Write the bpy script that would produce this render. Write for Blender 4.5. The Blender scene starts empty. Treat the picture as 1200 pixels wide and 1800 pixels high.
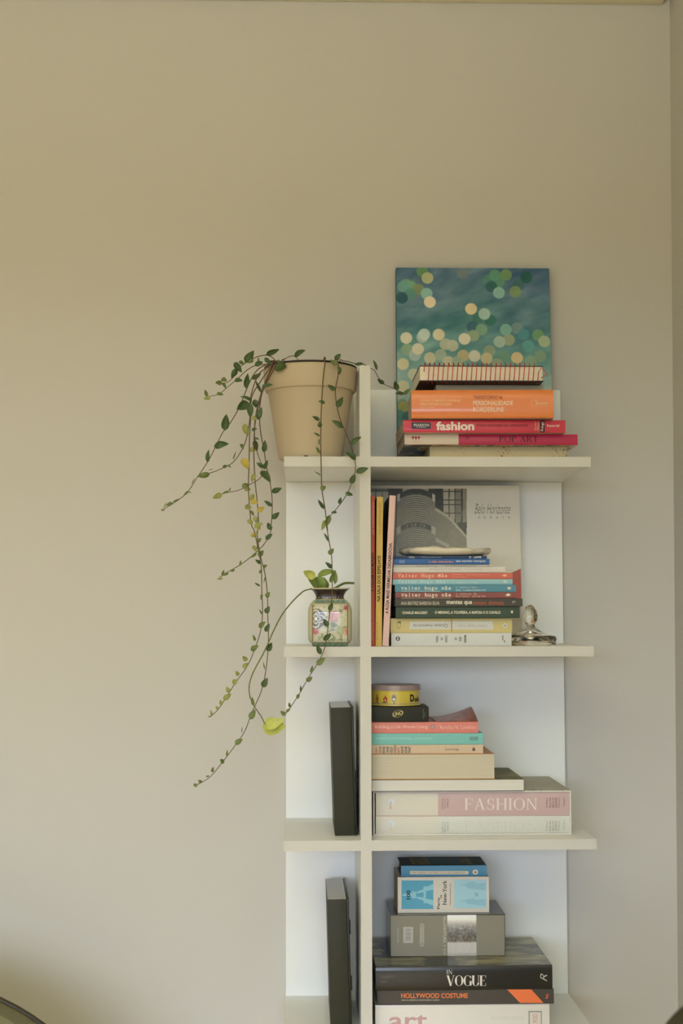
import bpy, bmesh, math, random
import numpy as np
from mathutils import Vector, Matrix

random.seed(7)
SC = bpy.context.scene
COL = SC.collection
R = math.radians

# ------------------------------------------------------------------ camera
F_PX = 2500.0                      # 50 mm on a 36 mm tall frame of 1800 px
CAM = np.array([0.0303, -2.7565, 1.40])
YAW, PITCH, ROLL = 0.0283, 0.0733, 0.0018
_fw = np.array([math.sin(YAW) * math.cos(PITCH), math.cos(YAW) * math.cos(PITCH), math.sin(PITCH)])
_r = np.array([math.cos(YAW), -math.sin(YAW), 0.0])
_d = np.cross(_fw, _r)
RIGHT = _r * math.cos(ROLL) + _d * math.sin(ROLL)
DOWN = -_r * math.sin(ROLL) + _d * math.cos(ROLL)
cam = bpy.data.cameras.new('camera')
cam.sensor_fit = 'VERTICAL'; cam.sensor_height = 36.0; cam.lens = 50.0
cam.clip_start = 0.02; cam.clip_end = 50
cam.dof.use_dof = True; cam.dof.focus_distance = 2.58; cam.dof.aperture_fstop = 4.5
camo = bpy.data.objects.new('camera', cam); COL.objects.link(camo)
m3 = Matrix((tuple(RIGHT), tuple(-DOWN), tuple(-_fw))).transposed()
camo.matrix_world = Matrix.Translation(Vector(CAM)) @ m3.to_4x4()
SC.camera = camo

# ------------------------------------------------------------------ view + world + window light
SC.view_settings.view_transform = 'Standard'
SC.view_settings.look = 'None'
SC.view_settings.gamma = 1.0
SC.view_settings.use_curve_mapping = False
SC.view_settings.exposure = 0.0
w = bpy.data.worlds.new('world'); SC.world = w; w.use_nodes = True
# overcast blue-white sky above the horizon, dim ground below it
_n = w.node_tree.nodes; _l = w.node_tree.links
_tc = _n.new('ShaderNodeTexCoord'); _sx = _n.new('ShaderNodeSeparateXYZ'); _rp = _n.new('ShaderNodeValToRGB')
_l.new(_tc.outputs['Generated'], _sx.inputs[0]); _l.new(_sx.outputs['Z'], _rp.inputs[0])
_rp.color_ramp.elements[0].position = 0.0; _rp.color_ramp.elements[0].color = (0.035, 0.036, 0.028, 1)
_rp.color_ramp.elements[1].position = 0.02; _rp.color_ramp.elements[1].color = (0.67, 0.79, 1.01, 1)
_l.new(_rp.outputs[0], _n['Background'].inputs[0])
_n['Background'].inputs[1].default_value = 12.6

WINDOWS = [(-2.60, 0.68, 0.12, 2.30)]   # x0, x1, z0, z1 of the balcony door in the rear wall
REAR_Y = -5.9
for (x0, x1, z0, z1) in WINDOWS:        # portal: guides sampling of the sky through the opening
    l = bpy.data.lights.new('window_portal', 'AREA')
    l.shape = 'RECTANGLE'; l.size = x1 - x0; l.size_y = z1 - z0
    l.cycles.is_portal = True
    o = bpy.data.objects.new('window_portal', l); COL.objects.link(o)
    o.location = ((x0 + x1) / 2, REAR_Y - 0.09, (z0 + z1) / 2); o.rotation_euler = (R(90), 0, 0)
FILL_POS = (-0.35, -3.3, 1.78); FILL_W = 76.0; FILL_COL = (0.92, 0.98, 0.93)   # unseen fill uplighter, added to lift the upper wall and ceiling

# ------------------------------------------------------------------ helpers
def lin(c):
    c = c / 255.0
    return c / 12.92 if c <= 0.04045 else ((c + 0.055) / 1.055) ** 2.4
K = 0.90       # how bright white paint comes out in this light
def alb(rgb, k=K):
    return tuple(min(0.9, lin(v) / k) for v in rgb)

MATS = {}
def mat(name, rgb, rough=0.55, spec=0.4, k=K, var=0.05, scale=40.0, bump=0.0, coat=0.0, metal=0.0, trans=0.0, ior=1.45):
    key = name
    if key in MATS: return MATS[key]
    m = bpy.data.materials.new(name); m.use_nodes = True
    nt = m.node_tree; b = nt.nodes['Principled BSDF']
    c = alb(rgb, k)
    b.inputs['Roughness'].default_value = rough
    b.inputs['Specular IOR Level'].default_value = spec
    b.inputs['Metallic'].default_value = metal
    b.inputs['Coat Weight'].default_value = coat
    b.inputs['Coat Roughness'].default_value = 0.12
    b.inputs['Transmission Weight'].default_value = trans
    b.inputs['IOR'].default_value = ior
    if var > 0:
        tc = nt.nodes.new('ShaderNodeTexCoord')
        n = nt.nodes.new('ShaderNodeTexNoise'); n.inputs['Scale'].default_value = scale; n.inputs['Detail'].default_value = 3
        nt.links.new(tc.outputs['Object'], n.inputs['Vector'])
        mx = nt.nodes.new('ShaderNodeMix'); mx.data_type = 'RGBA'
        mx.inputs[6].default_value = (*[max(0, v * (1 - var)) for v in c], 1)
        mx.inputs[7].default_value = (*[min(0.95, v * (1 + var)) for v in c], 1)
        nt.links.new(n.outputs['Fac'], mx.inputs[0])
        nt.links.new(mx.outputs[2], b.inputs['Base Color'])
        if bump > 0:
            bp = nt.nodes.new('ShaderNodeBump'); bp.inputs['Strength'].default_value = bump; bp.inputs['Distance'].default_value = 0.002
            nt.links.new(n.outputs['Fac'], bp.inputs['Height']); nt.links.new(bp.outputs[0], b.inputs['Normal'])
    else:
        b.inputs['Base Color'].default_value = (*c, 1)
    MATS[key] = m
    return m

def attr_mat(name, rough=0.5, spec=0.4, coat=0.0, bump=0.0):
    if name in MATS: return MATS[name]
    m = bpy.data.materials.new(name); m.use_nodes = True
    nt = m.node_tree; b = nt.nodes['Principled BSDF']
    a = nt.nodes.new('ShaderNodeVertexColor'); a.layer_name = 'Col'
    nt.links.new(a.outputs['Color'], b.inputs['Base Color'])
    b.inputs['Roughness'].default_value = rough; b.inputs['Specular IOR Level'].default_value = spec
    b.inputs['Coat Weight'].default_value = coat; b.inputs['Coat Roughness'].default_value = 0.08
    if bump:
        n = nt.nodes.new('ShaderNodeTexNoise'); n.inputs['Scale'].default_value = 900
        tc = nt.nodes.new('ShaderNodeTexCoord'); nt.links.new(tc.outputs['Object'], n.inputs['Vector'])
        bp = nt.nodes.new('ShaderNodeBump'); bp.inputs['Strength'].default_value = bump; bp.inputs['Distance'].default_value = 0.001
        nt.links.new(n.outputs['Fac'], bp.inputs['Height']); nt.links.new(bp.outputs[0], b.inputs['Normal'])
    MATS[name] = m
    return m

def page_mat(name, rgb, along='Z', k=K):
    if name in MATS: return MATS[name]
    m = mat(name, rgb, 0.8, 0.2, k, 0)
    nt = m.node_tree; b = nt.nodes['Principled BSDF']
    tc = nt.nodes.new('ShaderNodeTexCoord'); mp = nt.nodes.new('ShaderNodeMapping')
    mp.inputs['Scale'].default_value = (3, 3, 900)
    n = nt.nodes.new('ShaderNodeTexNoise'); n.inputs['Scale'].default_value = 1.0; n.inputs['Detail'].default_value = 2
    nt.links.new(tc.outputs['Object'], mp.inputs[0]); nt.links.new(mp.outputs[0], n.inputs['Vector'])
    mx = nt.nodes.new('ShaderNodeMix'); mx.data_type = 'RGBA'
    c = alb(rgb, k)
    mx.inputs[6].default_value = (*[v * 0.82 for v in c], 1); mx.inputs[7].default_value = (*[min(.92, v * 1.08) for v in c], 1)
    nt.links.new(n.outputs['Fac'], mx.inputs[0]); nt.links.new(mx.outputs[2], b.inputs['Base Color'])
    return m

def mesh(name, verts, faces, material, parent=None, smooth=False):
    me = bpy.data.meshes.new(name)
    me.from_pydata([tuple(map(float, v)) for v in verts], [], faces)
    me.update()
    if smooth:
        me.polygons.foreach_set('use_smooth', [True] * len(me.polygons))
    if material: me.materials.append(material)
    o = bpy.data.objects.new(name, me); COL.objects.link(o)
    if parent is not None: o.parent = parent
    return o

def bm_obj(name, bm, material, parent=None, smooth=False):
    me = bpy.data.meshes.new(name); bm.normal_update(); bm.to_mesh(me); bm.free()
    if smooth: me.polygons.foreach_set('use_smooth', [True] * len(me.polygons))
    if material: me.materials.append(material)
    o = bpy.data.objects.new(name, me); COL.objects.link(o)
    if parent is not None: o.parent = parent
    return o

def box_vf(x0, x1, y0, y1, z0, z1):
    v = [(x0, y0, z0), (x1, y0, z0), (x1, y1, z0), (x0, y1, z0), (x0, y0, z1), (x1, y0, z1), (x1, y1, z1), (x0, y1, z1)]
    f = [(0, 3, 2, 1), (4, 5, 6, 7), (0, 1, 5, 4), (1, 2, 6, 5), (2, 3, 7, 6), (3, 0, 4, 7)]
    return v, f
def box(name, x0, x1, y0, y1, z0, z1, material, parent=None, bevel=0.0, seg=2):
    v, f = box_vf(x0, x1, y0, y1, z0, z1)
    if bevel <= 0: return mesh(name, v, f, material, parent)
    bm = bmesh.new(); vs = [bm.verts.new(p) for p in v]
    for q in f: bm.faces.new([vs[i] for i in q])
    bmesh.ops.bevel(bm, geom=bm.edges[:], offset=bevel, segments=seg, affect='EDGES', profile=0.5)
    o = bm_obj(name, bm, material, parent, True)
    try:
        o.data.set_sharp_from_angle(angle=R(40))
    except Exception: pass
    return o

def lathe(name, prof, material, parent=None, n=48, loc=(0, 0, 0), sx=1.0, sy=1.0, power=None):
    vs = []; fs = []
    for (r, z) in prof:
        for i in range(n):
            a = 2 * math.pi * i / n
            cx, sy_ = math.cos(a), math.sin(a)
            if power:
                e = 2.0 / power
                cx = math.copysign(abs(cx) ** e, cx); sy_ = math.copysign(abs(sy_) ** e, sy_)
            vs.append((loc[0] + r * cx * sx, loc[1] + r * sy_ * sy, loc[2] + z))
    for k in range(len(prof) - 1):
        for i in range(n):
            j = (i + 1) % n
            fs.append((k * n + i, k * n + j, (k + 1) * n + j, (k + 1) * n + i))
    if prof[0][0] > 1e-6: fs.append(tuple(reversed(range(n))))
    if prof[-1][0] > 1e-6: fs.append(tuple(range((len(prof) - 1) * n, len(prof) * n)))
    o = mesh(name, vs, fs, material, parent, True)
    try: o.data.set_sharp_from_angle(angle=R(50))
    except Exception: pass
    return o

def tube_vf(pts, rad, n=6, taper=1.0):
    pts = [np.array(p, float) for p in pts]
    vs = []; fs = []; up = np.array([0.13, 0.9, 0.2])
    L = len(pts)
    for i, p in enumerate(pts):
        t = pts[min(i + 1, L - 1)] - pts[max(i - 1, 0)]
        t = t / (np.linalg.norm(t) + 1e-12)
        a = np.cross(t, up); a /= (np.linalg.norm(a) + 1e-9); b = np.cross(t, a)
        r = rad * (1 + (taper - 1) * i / max(1, L - 1))
        for k in range(n):
            an = 2 * math.pi * k / n
            vs.append(p + r * (math.cos(an) * a + math.sin(an) * b))
    for i in range(L - 1):
        for k in range(n):
            j = (k + 1) % n
            fs.append((i * n + k, i * n + j, (i + 1) * n + j, (i + 1) * n + k))
    fs.append(tuple(reversed(range(n)))); fs.append(tuple(range((L - 1) * n, L * n)))
    return vs, fs
def tube(name, pts, rad, material, parent=None, n=6, taper=1.0):
    v, f = tube_vf(pts, rad, n, taper)
    return mesh(name, v, f, material, parent, True)

def spline(pts, per=6):
    P = [np.array(p, float) for p in pts]; out = []
    for i in range(len(P) - 1):
        p0 = P[max(i - 1, 0)]; p1 = P[i]; p2 = P[i + 1]; p3 = P[min(i + 2, len(P) - 1)]
        for s in range(per):
            t = s / per
            out.append(0.5 * ((2 * p1) + (-p0 + p2) * t + (2 * p0 - 5 * p1 + 4 * p2 - p3) * t * t + (-p0 + 3 * p1 - 3 * p2 + p3) * t ** 3))
    out.append(P[-1]); return out

def empty(name, loc, rot=(0, 0, 0)):
    o = bpy.data.objects.new(name, None); COL.objects.link(o)
    o.location = loc; o.rotation_euler = rot
    o.empty_display_size = 0.02
    return o
def tag(o, label, cat, group=None):
    o['label'] = label; o['category'] = cat
    if group: o['group'] = group
    return o
def struct(o):
    o['kind'] = 'structure'; return o

# photograph measurements -> points in the room on a given depth
def ray(u, v):
    d = _fw + RIGHT * ((u - 600) / F_PX) + DOWN * ((v - 900) / F_PX)
    return d
def V(u, v, Y):
    d = ray(u, v); t = (Y - CAM[1]) / d[1]
    return CAM + d * t
CROP = {'a': (660, 440, 1/3), 'd': (630, 960, .25833), 'e': (640, 1170, .35), 'f': (540, 1480, .43333), 'g': (680, 630, .15),
        'h': (850, 630, .15), 'i': (640, 850, .116667), 'j': (770, 850, .13333), 'k': (640, 1000, .116667), 'l': (780, 1000, .125),
        'm': (645, 1180, .18333), 'n': (640, 1360, .16667), 'o': (640, 1490, .21667), 'p': (640, 1630, .15833), 'q': (800, 1630, .16667),
        'r': (820, 1340, .2), 't': (640, 1150, .1), 'v': (480, 960, 1/6),
        'A': (345, 600, 1/6), 'B': (345, 740, .15), 'C': (275, 800, .15), 'D': (370, 880, .116667), 'E': (350, 1020, .15),
        'F': (330, 1180, 1/6), 'G': (530, 600, 1/6), 'H': (530, 780, .12227), 'J': (270, 580, .39167), 'K': (270, 920, .39167)}
def cp(c, x, y):
    o = CROP[c]; return (o[0] + x * o[2], o[1] + y * o[2])
def cbox(c, x0, y0, x1, y1):
    return (*cp(c, x0, y0), *cp(c, x1, y1))

def basis(loc, rot):
    from mathutils import Euler
    return Matrix.Translation(Vector(loc)) @ Euler(rot).to_matrix().to_4x4()

# ------------------------------------------------------------------ lettering
def bfont(text, weight=0.0, shear=0.0, mono=False, space=1.0):
    """flat mesh of a line of text: verts (x, y), faces"""
    def one(s):
        c = bpy.data.curves.new('tmp', 'FONT'); c.body = s; c.resolution_u = 3
        c.offset = weight; c.shear = shear; c.space_character = space
        o = bpy.data.objects.new('tmp', c)
        me = bpy.data.meshes.new_from_object(o)
        vs = [(v.co.x, v.co.y) for v in me.vertices]; fs = [tuple(p.vertices) for p in me.polygons]
        bpy.data.objects.remove(o); bpy.data.curves.remove(c); bpy.data.meshes.remove(me)
        return vs, fs
    if not mono: return one(text)
    VS, FS = [], []
    slab = {'l': [(.1, .9, 0)], 'r': [(.1, .7, 0)], 'h': [(.05, .45, 0), (.55, .95, 0)], 'm': [(.0, .25, 0), (.75, 1.0, 0)],
            'v': [(.0, .35, .52), (.65, 1.0, .52)], 'u': [(.05, .3, .52), (.7, 1.0, 0)], 'H': [(.0, .35, 0), (.65, 1, 0), (0, .35, .66), (.65, 1, .66)],
            'M': [(.0, .3, 0), (.7, 1, 0)], 'V': [(0, .3, .66), (.7, 1, .66)]}
    for i, ch in enumerate(text):
        if ch == ' ': continue
        vs, fs = one(ch)
        x0 = min(v[0] for v in vs); x1 = max(v[0] for v in vs)
        w_ = 0.46 if ch not in 'ltr' else 0.34
        sx = w_ / (x1 - x0) if ch not in 'lij.,-' else 1.0
        xs = [((v[0] - (x0 + x1) / 2) * sx + i * 0.6, v[1]) for v in vs]
        b = len(VS); VS += xs; FS += [tuple(k + b for k in f) for f in fs]
        for (a, c_, y) in slab.get(ch, []):
            b = len(VS); X0 = i * 0.6 - 0.27 + a * 0.54; X1 = i * 0.6 - 0.27 + c_ * 0.54
            VS += [(X0, y - .0), (X1, y - .0), (X1, y + .06), (X0, y + .06)]; FS.append((b, b + 1, b + 2, b + 3))
    return VS, FS

def serif(text, thick=0.15, thin=0.035, gap=0.12):
    """Roman capitals drawn with thick and thin strokes and hairline serifs"""
    VS, FS = [], []
    def quad(a, b, c, d):
        n = len(VS); VS.extend([a, b, c, d]); FS.append((n, n + 1, n + 2, n + 3))
    def vline(x, y0, y1, w_, ox): quad((ox + x - w_ / 2, y0), (ox + x + w_ / 2, y0), (ox + x + w_ / 2, y1), (ox + x - w_ / 2, y1))
    def hline(x0, x1, y, w_, ox): quad((ox + x0, y - w_ / 2), (ox + x1, y - w_ / 2), (ox + x1, y + w_ / 2), (ox + x0, y + w_ / 2))
    def dline(x0, y0, x1, y1, w_, ox): quad((ox + x0 - w_ / 2, y0), (ox + x0 + w_ / 2, y0), (ox + x1 + w_ / 2, y1), (ox + x1 - w_ / 2, y1))
    def srf(x, y, hw, ox): hline(x - hw, x + hw, y + (thin / 2 if y < .5 else -thin / 2), thin, ox)
    def arc(cx, cy, rx, ry, a0, a1, ox, tk=thick, n=18):
        pr = None
        for i in range(n + 1):
            a = R(a0 + (a1 - a0) * i / n)
            wv = thin + (tk - thin) * abs(math.cos(a)) ** 1.3
            o_ = (ox + cx + (rx) * math.cos(a), cy + (ry) * math.sin(a))
            i_ = (ox + cx + (rx - wv) * math.cos(a), cy + (ry - max(thin, wv * .35)) * math.sin(a))
            if pr: quad(pr[0], o_, i_, pr[1])
            pr = (o_, i_)
    s = .13
    x = 0.0
    for ch in text:
        T = thick
        if ch == ' ': x += .38; continue
        if ch == 'F' or ch == 'E':
            vline(.12, 0, 1, T, x); srf(.12, 0, s, x); hline(0, .58, 1 - thin / 2, thin, x); hline(.12, .42, .52, thin, x)
            vline(.575, .76, 1, thin, x); vline(.42, .42, .62, thin, x)
            if ch == 'E': hline(0, .6, thin / 2, thin, x); vline(.59, 0, .26, thin, x)
            wd = .62
        elif ch == 'A':
            dline(.07, 0, .38, 1, thin * 1.4, x); dline(.66, 0, .36, 1, T, x); hline(.2, .55, .34, thin, x); srf(.07, 0, .1, x); srf(.66, 0, s, x); wd = .78
        elif ch == 'S':
            arc(.3, .735, .25, .265, 40, 270, x, T); arc(.3, .265, .27, .265, -140, 90, x, T); vline(.5, .72, .95, thin, x); vline(.04, .05, .28, thin, x); wd = .6
        elif ch == 'H':
            vline(.12, 0, 1, T, x); vline(.68, 0, 1, T, x); hline(.12, .68, .51, thin, x)
            for q in (.12, .68): srf(q, 0, s, x); srf(q, 1, s, x)
            wd = .8
        elif ch == 'I':
            vline(.13, 0, 1, T, x); srf(.13, 0, s, x); srf(.13, 1, s, x); wd = .26
        elif ch == 'O' or ch == 'G' or ch == 'C':
            if ch == 'O': arc(.42, .5, .42, .51, 0, 360, x, T, 30); wd = .84
            else:
                arc(.42, .5, .42, .51, 40, 320, x, T, 26); vline(.73, .7, .95, thin, x); wd = .82
                if ch == 'G': vline(.7, .04, .42, T, x); srf(.7, .44, .14, x)
                else: vline(.73, .05, .2, thin, x)
        elif ch == 'N':
            vline(.1, 0, 1, thin * 1.4, x); vline(.7, 0, 1, thin * 1.4, x); dline(.7, 0, .1, 1, T, x); srf(.1, 0, .1, x); srf(.7, 1, .1, x); wd = .8
        elif ch == 'P' or ch == 'R':
            vline(.12, 0, 1, T, x); srf(.12, 0, s, x); srf(.1, 1, .1, x); arc(.27, .75, .3, .26, -90, 90, x, T); hline(.1, .3, 1 - thin / 2, thin, x); hline(.1, .3, .49, thin, x); wd = .6
            if ch == 'R': dline(.66, 0, .3, .5, T, x); srf(.68, 0, .1, x); wd = .74
        elif ch == 'T':
            vline(.33, 0, 1, T, x); srf(.33, 0, s, x); hline(.02, .64, 1 - thin / 2, thin, x); vline(.03, .78, 1, thin, x); vline(.63, .78, 1, thin, x); wd = .66
        elif ch == 'V':
            dline(.38, 0, .08, 1, T, x); dline(.38, 0, .66, 1, thin * 1.4, x); srf(.08, 1, s, x); srf(.66, 1, .1, x); wd = .76
        elif ch == 'U':
            vline(.12, .25, 1, T, x); vline(.64, .25, 1, thin * 1.4, x); arc(.37, .28, .325, .29, 180, 360, x, T * .9); srf(.12, 1, s, x); srf(.64, 1, .1, x); wd = .76
        elif ch == 'M':
            vline(.1, 0, 1, thin * 1.4, x); vline(.84, 0, 1, T, x); dline(.46, 0, .1, 1, T, x); dline(.46, 0, .84, 1, thin * 1.4, x); srf(.1, 0, .1, x); srf(.84, 0, s, x); wd = .95
        elif ch == 'L':
            vline(.12, 0, 1, T, x); srf(.12, 1, s, x); hline(0, .56, thin / 2, thin, x); vline(.55, 0, .26, thin, x); wd = .58
        else:
            wd = .1
        x += wd + gap
    return VS, FS

def fitbox(vf, uv, ang=0, shear=0.0, flipx=False):
    """scale a flat text mesh into a box of photo pixels; returns [(u,v)], faces"""
    vs, fs = vf
    a = np.array(vs); lo = a.min(0); hi = a.max(0)
    n = (a - lo) / np.maximum(hi - lo, 1e-9)
    u0, v0, u1, v1 = uv
    s, t = n[:, 0], n[:, 1]
    if ang == 0: u = u0 + s * (u1 - u0); v = v1 - t * (v1 - v0)
    elif ang == 90: u = u1 - (1 - 0) * (t) * (u1 - u0); v = v1 - s * (v1 - v0)
    elif ang == 180: u = u1 - s * (u1 - u0); v = v0 + t * (v1 - v0)
    else: u = u0 + t * (u1 - u0); v = v0 + s * (v1 - v0)
    if shear: u = u + shear * (v - (v0 + v1) / 2)
    return list(zip(u, v)), fs

class Surf:
    """a local face of a thing on which print is laid: a plane y = y0 (curved by bulge) in the thing's own axes"""
    def __init__(self, M, y0, parent, bulge=None):
        self.M = M; self.Mi = M.inverted(); self.y0 = y0; self.parent = parent; self.bulge = bulge; self.n = 0
    def hit(self, u, v, lift):
        o = self.Mi @ Vector(CAM); d = self.Mi.to_3x3() @ Vector(ray(u, v))
        t = (self.y0 - o.y) / d.y
        p = o + d * t
        y = self.y0 + (self.bulge(p.z) if self.bulge else 0)
        return (p.x, y - lift, p.z)
    def put(self, name, uvf, material):
        uv, fs = uvf
        self.n += 1
        lift = 0.00012 + 0.00006 * self.n
        vs = [self.hit(u, v, lift) for u, v in uv]
        return mesh(name, vs, fs, material, self.parent)
    def text(self, s, uv, color, weight=0.0, ang=0, shear=0.0, style='b', space=1.0, slant=0.0, name='lettering', **kw):
        if style == 's': vf = serif(s, **kw)
        elif style == 'm': vf = bfont(s, weight, 0, True)
        else: vf = bfont(s, weight, slant, False, space)
        return self.put(name, fitbox(vf, uv, ang, shear), ink(color))
    def poly(self, name, pts, color):
        return self.put(name, (pts, [tuple(range(len(pts)))]), ink(color))
    def rect(self, name, uv, color):
        u0, v0, u1, v1 = uv
        # subdivided across the face so that it follows a rounded spine
        n = 6; pts = []; fs = []
        for i in range(n + 1):
            v = v1 + (v0 - v1) * i / n; pts += [(u0, v), (u1, v)]
        for i in range(n): fs.append((2 * i, 2 * i + 1, 2 * i + 3, 2 * i + 2))
        return self.put(name, (pts, fs), ink(color))
    def disc(self, name, u, v, ru, rv, color, n=20, inner=0.0, rot=0.0):
        pts = []; fs = []
        for i in range(n):
            a = 2 * math.pi * i / n
            x, y = ru * math.cos(a), rv * math.sin(a)
            pts.append((u + x * math.cos(rot) - y * math.sin(rot), v - (x * math.sin(rot) + y * math.cos(rot))))
        if inner <= 0: return self.put(name, (pts, [tuple(range(n))]), ink(color))
        for i in range(n):
            a = 2 * math.pi * i / n
            x, y = ru * inner * math.cos(a), rv * inner * math.sin(a)
            pts.append((u + x * math.cos(rot) - y * math.sin(rot), v - (x * math.sin(rot) + y * math.cos(rot))))
        for i in range(n):
            j = (i + 1) % n; fs.append((i, j, n + j, n + i))
        return self.put(name, (pts, fs), ink(color))
    def splash(self, name, uv, color, n=9, seed=1):
        rr = random.Random(seed); u0, v0, u1, v1 = uv; pts = []
        for i in range(2 * n):
            a = 2 * math.pi * i / (2 * n); q = (1.0 if i % 2 == 0 else 0.45) * (0.75 + 0.35 * rr.random())
            pts.append(((u0 + u1) / 2 + (u1 - u0) / 2 * q * math.cos(a), (v0 + v1) / 2 - (v1 - v0) / 2 * q * math.sin(a)))
        pts.append(((u0 + u1) / 2, (v0 + v1) / 2)); c = 2 * n
        return self.put(name, (pts, [(i, (i + 1) % (2 * n), c) for i in range(2 * n)]), ink(color))
def ink(rgb):
    return mat('ink_%d_%d_%d' % rgb, rgb, 0.5, 0.35, K, 0)

def grid_print(name, P, nx, nz, func, material, parent, k=None):
    """printed or painted sheet: P(s,t)->xyz, func(S,T)->(N,3) observed sRGB picture colours"""
    s = np.linspace(0, 1, nx + 1); t = np.linspace(0, 1, nz + 1)
    S, T = np.meshgrid(s, t); S = S.ravel(); T = T.ravel()
    vs = P(S, T)
    me = bpy.data.meshes.new(name)
    me.vertices.add(len(S)); me.vertices.foreach_set('co', np.asarray(vs, np.float32).ravel())
    idx = np.arange((nx + 1) * (nz + 1)).reshape(nz + 1, nx + 1)
    q = np.stack([idx[:-1, :-1], idx[:-1, 1:], idx[1:, 1:], idx[1:, :-1]], -1).reshape(-1, 4)
    me.loops.add(q.size); me.loops.foreach_set('vertex_index', q.ravel().astype(np.int32))
    me.polygons.add(len(q)); me.polygons.foreach_set('loop_start', np.arange(0, q.size, 4, dtype=np.int32))
    me.polygons.foreach_set('loop_total', np.full(len(q), 4, np.int32))
    me.update(calc_edges=True)
    c = np.clip(func(S, T), 0, 255) / 255.0
    l = np.where(c <= .04045, c / 12.92, ((c + .055) / 1.055) ** 2.4) / (k or K)
    col = np.ones((len(S), 4), np.float32); col[:, :3] = np.minimum(l, 0.9)
    ca = me.color_attributes.new('Col', 'FLOAT_COLOR', 'POINT'); ca.data.foreach_set('color', col.ravel())
    me.materials.append(material)
    o = bpy.data.objects.new(name, me); COL.objects.link(o); o.parent = parent
    return o
def vnoise(x, y, seed=0):
    """cheap smooth value noise on arrays"""
    xi = np.floor(x).astype(int); yi = np.floor(y).astype(int); fx = x - xi; fy = y - yi
    fx = fx * fx * (3 - 2 * fx); fy = fy * fy * (3 - 2 * fy)
    def h(a, b):
        n = (a * 374761393 + b * 668265263 + seed * 974711) & 0x7fffffff
        n = ((n ^ (n >> 13)) * 1274126177) & 0x7fffffff
        return (n & 0xffff) / 65535.0
    return (h(xi, yi) * (1 - fx) + h(xi + 1, yi) * fx) * (1 - fy) + (h(xi, yi + 1) * (1 - fx) + h(xi + 1, yi + 1) * fx) * fy
def fbm(x, y, seed=0):
    return .55 * vnoise(x, y, seed) + .28 * vnoise(2 * x, 2 * y, seed + 1) + .17 * vnoise(4.1 * x, 4.1 * y, seed + 2)

# ------------------------------------------------------------------ the room
WALL_Y = 0.018
RW0 = V(1176.5, 0, WALL_Y); RW1 = V(1191.5, 1800, WALL_Y)   # the corner leans a little
slope = (RW1[0] - RW0[0]) / (RW1[2] - RW0[2])
def rx(z): return RW0[0] + slope * (z - RW0[2])
CEIL = 2.72; LX = -3.1
wall_m = mat('wall_paint', (167, 164, 157), 0.85, 0.15, .64, 0.01, 3.0, 0.0)
ceil_m = mat('ceiling_paint', (196, 190, 168), 0.9, 0.1, .64, 0.01, 3.0)
struct(mesh('wall_back', [(LX, WALL_Y, 0), (rx(0) + .1, WALL_Y, 0), (rx(CEIL) + .1, WALL_Y, CEIL), (LX, WALL_Y, CEIL),
                          (LX, WALL_Y + .1, 0), (rx(0) + .1, WALL_Y + .1, 0), (rx(CEIL) + .1, WALL_Y + .1, CEIL), (LX, WALL_Y + .1, CEIL)],
            [(0, 1, 2, 3), (7, 6, 5, 4), (0, 4, 5, 1), (3, 2, 6, 7), (0, 3, 7, 4), (1, 5, 6, 2)], wall_m))
struct(mesh('wall_right', [(rx(0), WALL_Y, 0), (rx(0), REAR_Y, 0), (rx(CEIL), REAR_Y, CEIL), (rx(CEIL), WALL_Y, CEIL),
                           (rx(0) + .1, WALL_Y, 0), (rx(0) + .1, REAR_Y, 0), (rx(CEIL) + .1, REAR_Y, CEIL), (rx(CEIL) + .1, WALL_Y, CEIL)],
            [(3, 2, 1, 0), (4, 5, 6, 7), (0, 1, 5, 4), (2, 3, 7, 6), (0, 4, 7, 3), (1, 2, 6, 5)], wall_m))
struct(box('wall_left', LX - .1, LX, REAR_Y, WALL_Y, 0, CEIL, wall_m))
floor_m = mat('floor_wood', (186, 158, 104), 0.4, 0.4, .64, 0.2, 6.0)
fo = struct(box('floor', LX, rx(0) + .1, REAR_Y, WALL_Y, -.05, 0, floor_m))
struct(box('ceiling', LX, rx(CEIL) + .1, REAR_Y, WALL_Y, CEIL, CEIL + .05, ceil_m))
# rear wall with two window openings
bm = bmesh.new()
xs = sorted({LX, rx(1.3) + .1} | {a for q in WINDOWS for a in q[:2]}); zs = sorted({0, CEIL} | {a for q in WINDOWS for a in q[2:4]})
VS, FS = [], []
for i in range(len(xs) - 1):
    for j in range(len(zs) - 1):
        cx, cz = (xs[i] + xs[i + 1]) / 2, (zs[j] + zs[j + 1]) / 2
        if any(a < cx < b and c < cz < d for a, b, c, d in WINDOWS): continue
        v, f = box_vf(xs[i], xs[i + 1], REAR_Y - .08, REAR_Y, zs[j], zs[j + 1]); n = len(VS)
        VS += v; FS += [tuple(k + n for k in q) for q in f]
bm.free()
struct(mesh('wall_rear', VS, FS, wall_m))
frame_m = mat('window_frame_white', (200, 200, 195), 0.4, 0.4)
for i, (x0, x1, z0, z1) in enumerate(WINDOWS):
    wn = empty('window_%d' % (i + 1), ((x0 + x1) / 2, REAR_Y - .04, z0)); struct(wn)
    hw = (x1 - x0) / 2; hh = z1 - z0
    for (a, b, c, d) in ((-hw, -hw + .05, 0, hh), (hw - .05, hw, 0, hh), (-hw, hw, 0, .05), (-hw, hw, hh - .05, hh)):
        box('window_frame', a, b, -.03, .03, c, d, frame_m, wn)
    box('mullion', -.025, .025, -.03, .03, .05, hh - .05, frame_m, wn)
# cornice under the ceiling, stopping short of the right wall
cz0 = V(1163, 9.5, WALL_Y)[2]; cx1 = V(1163, 10, WALL_Y)[0]
struct(box('trim_1', LX, cx1, WALL_Y - .045, WALL_Y, cz0, CEIL, ceil_m, None, 0.003))

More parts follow.
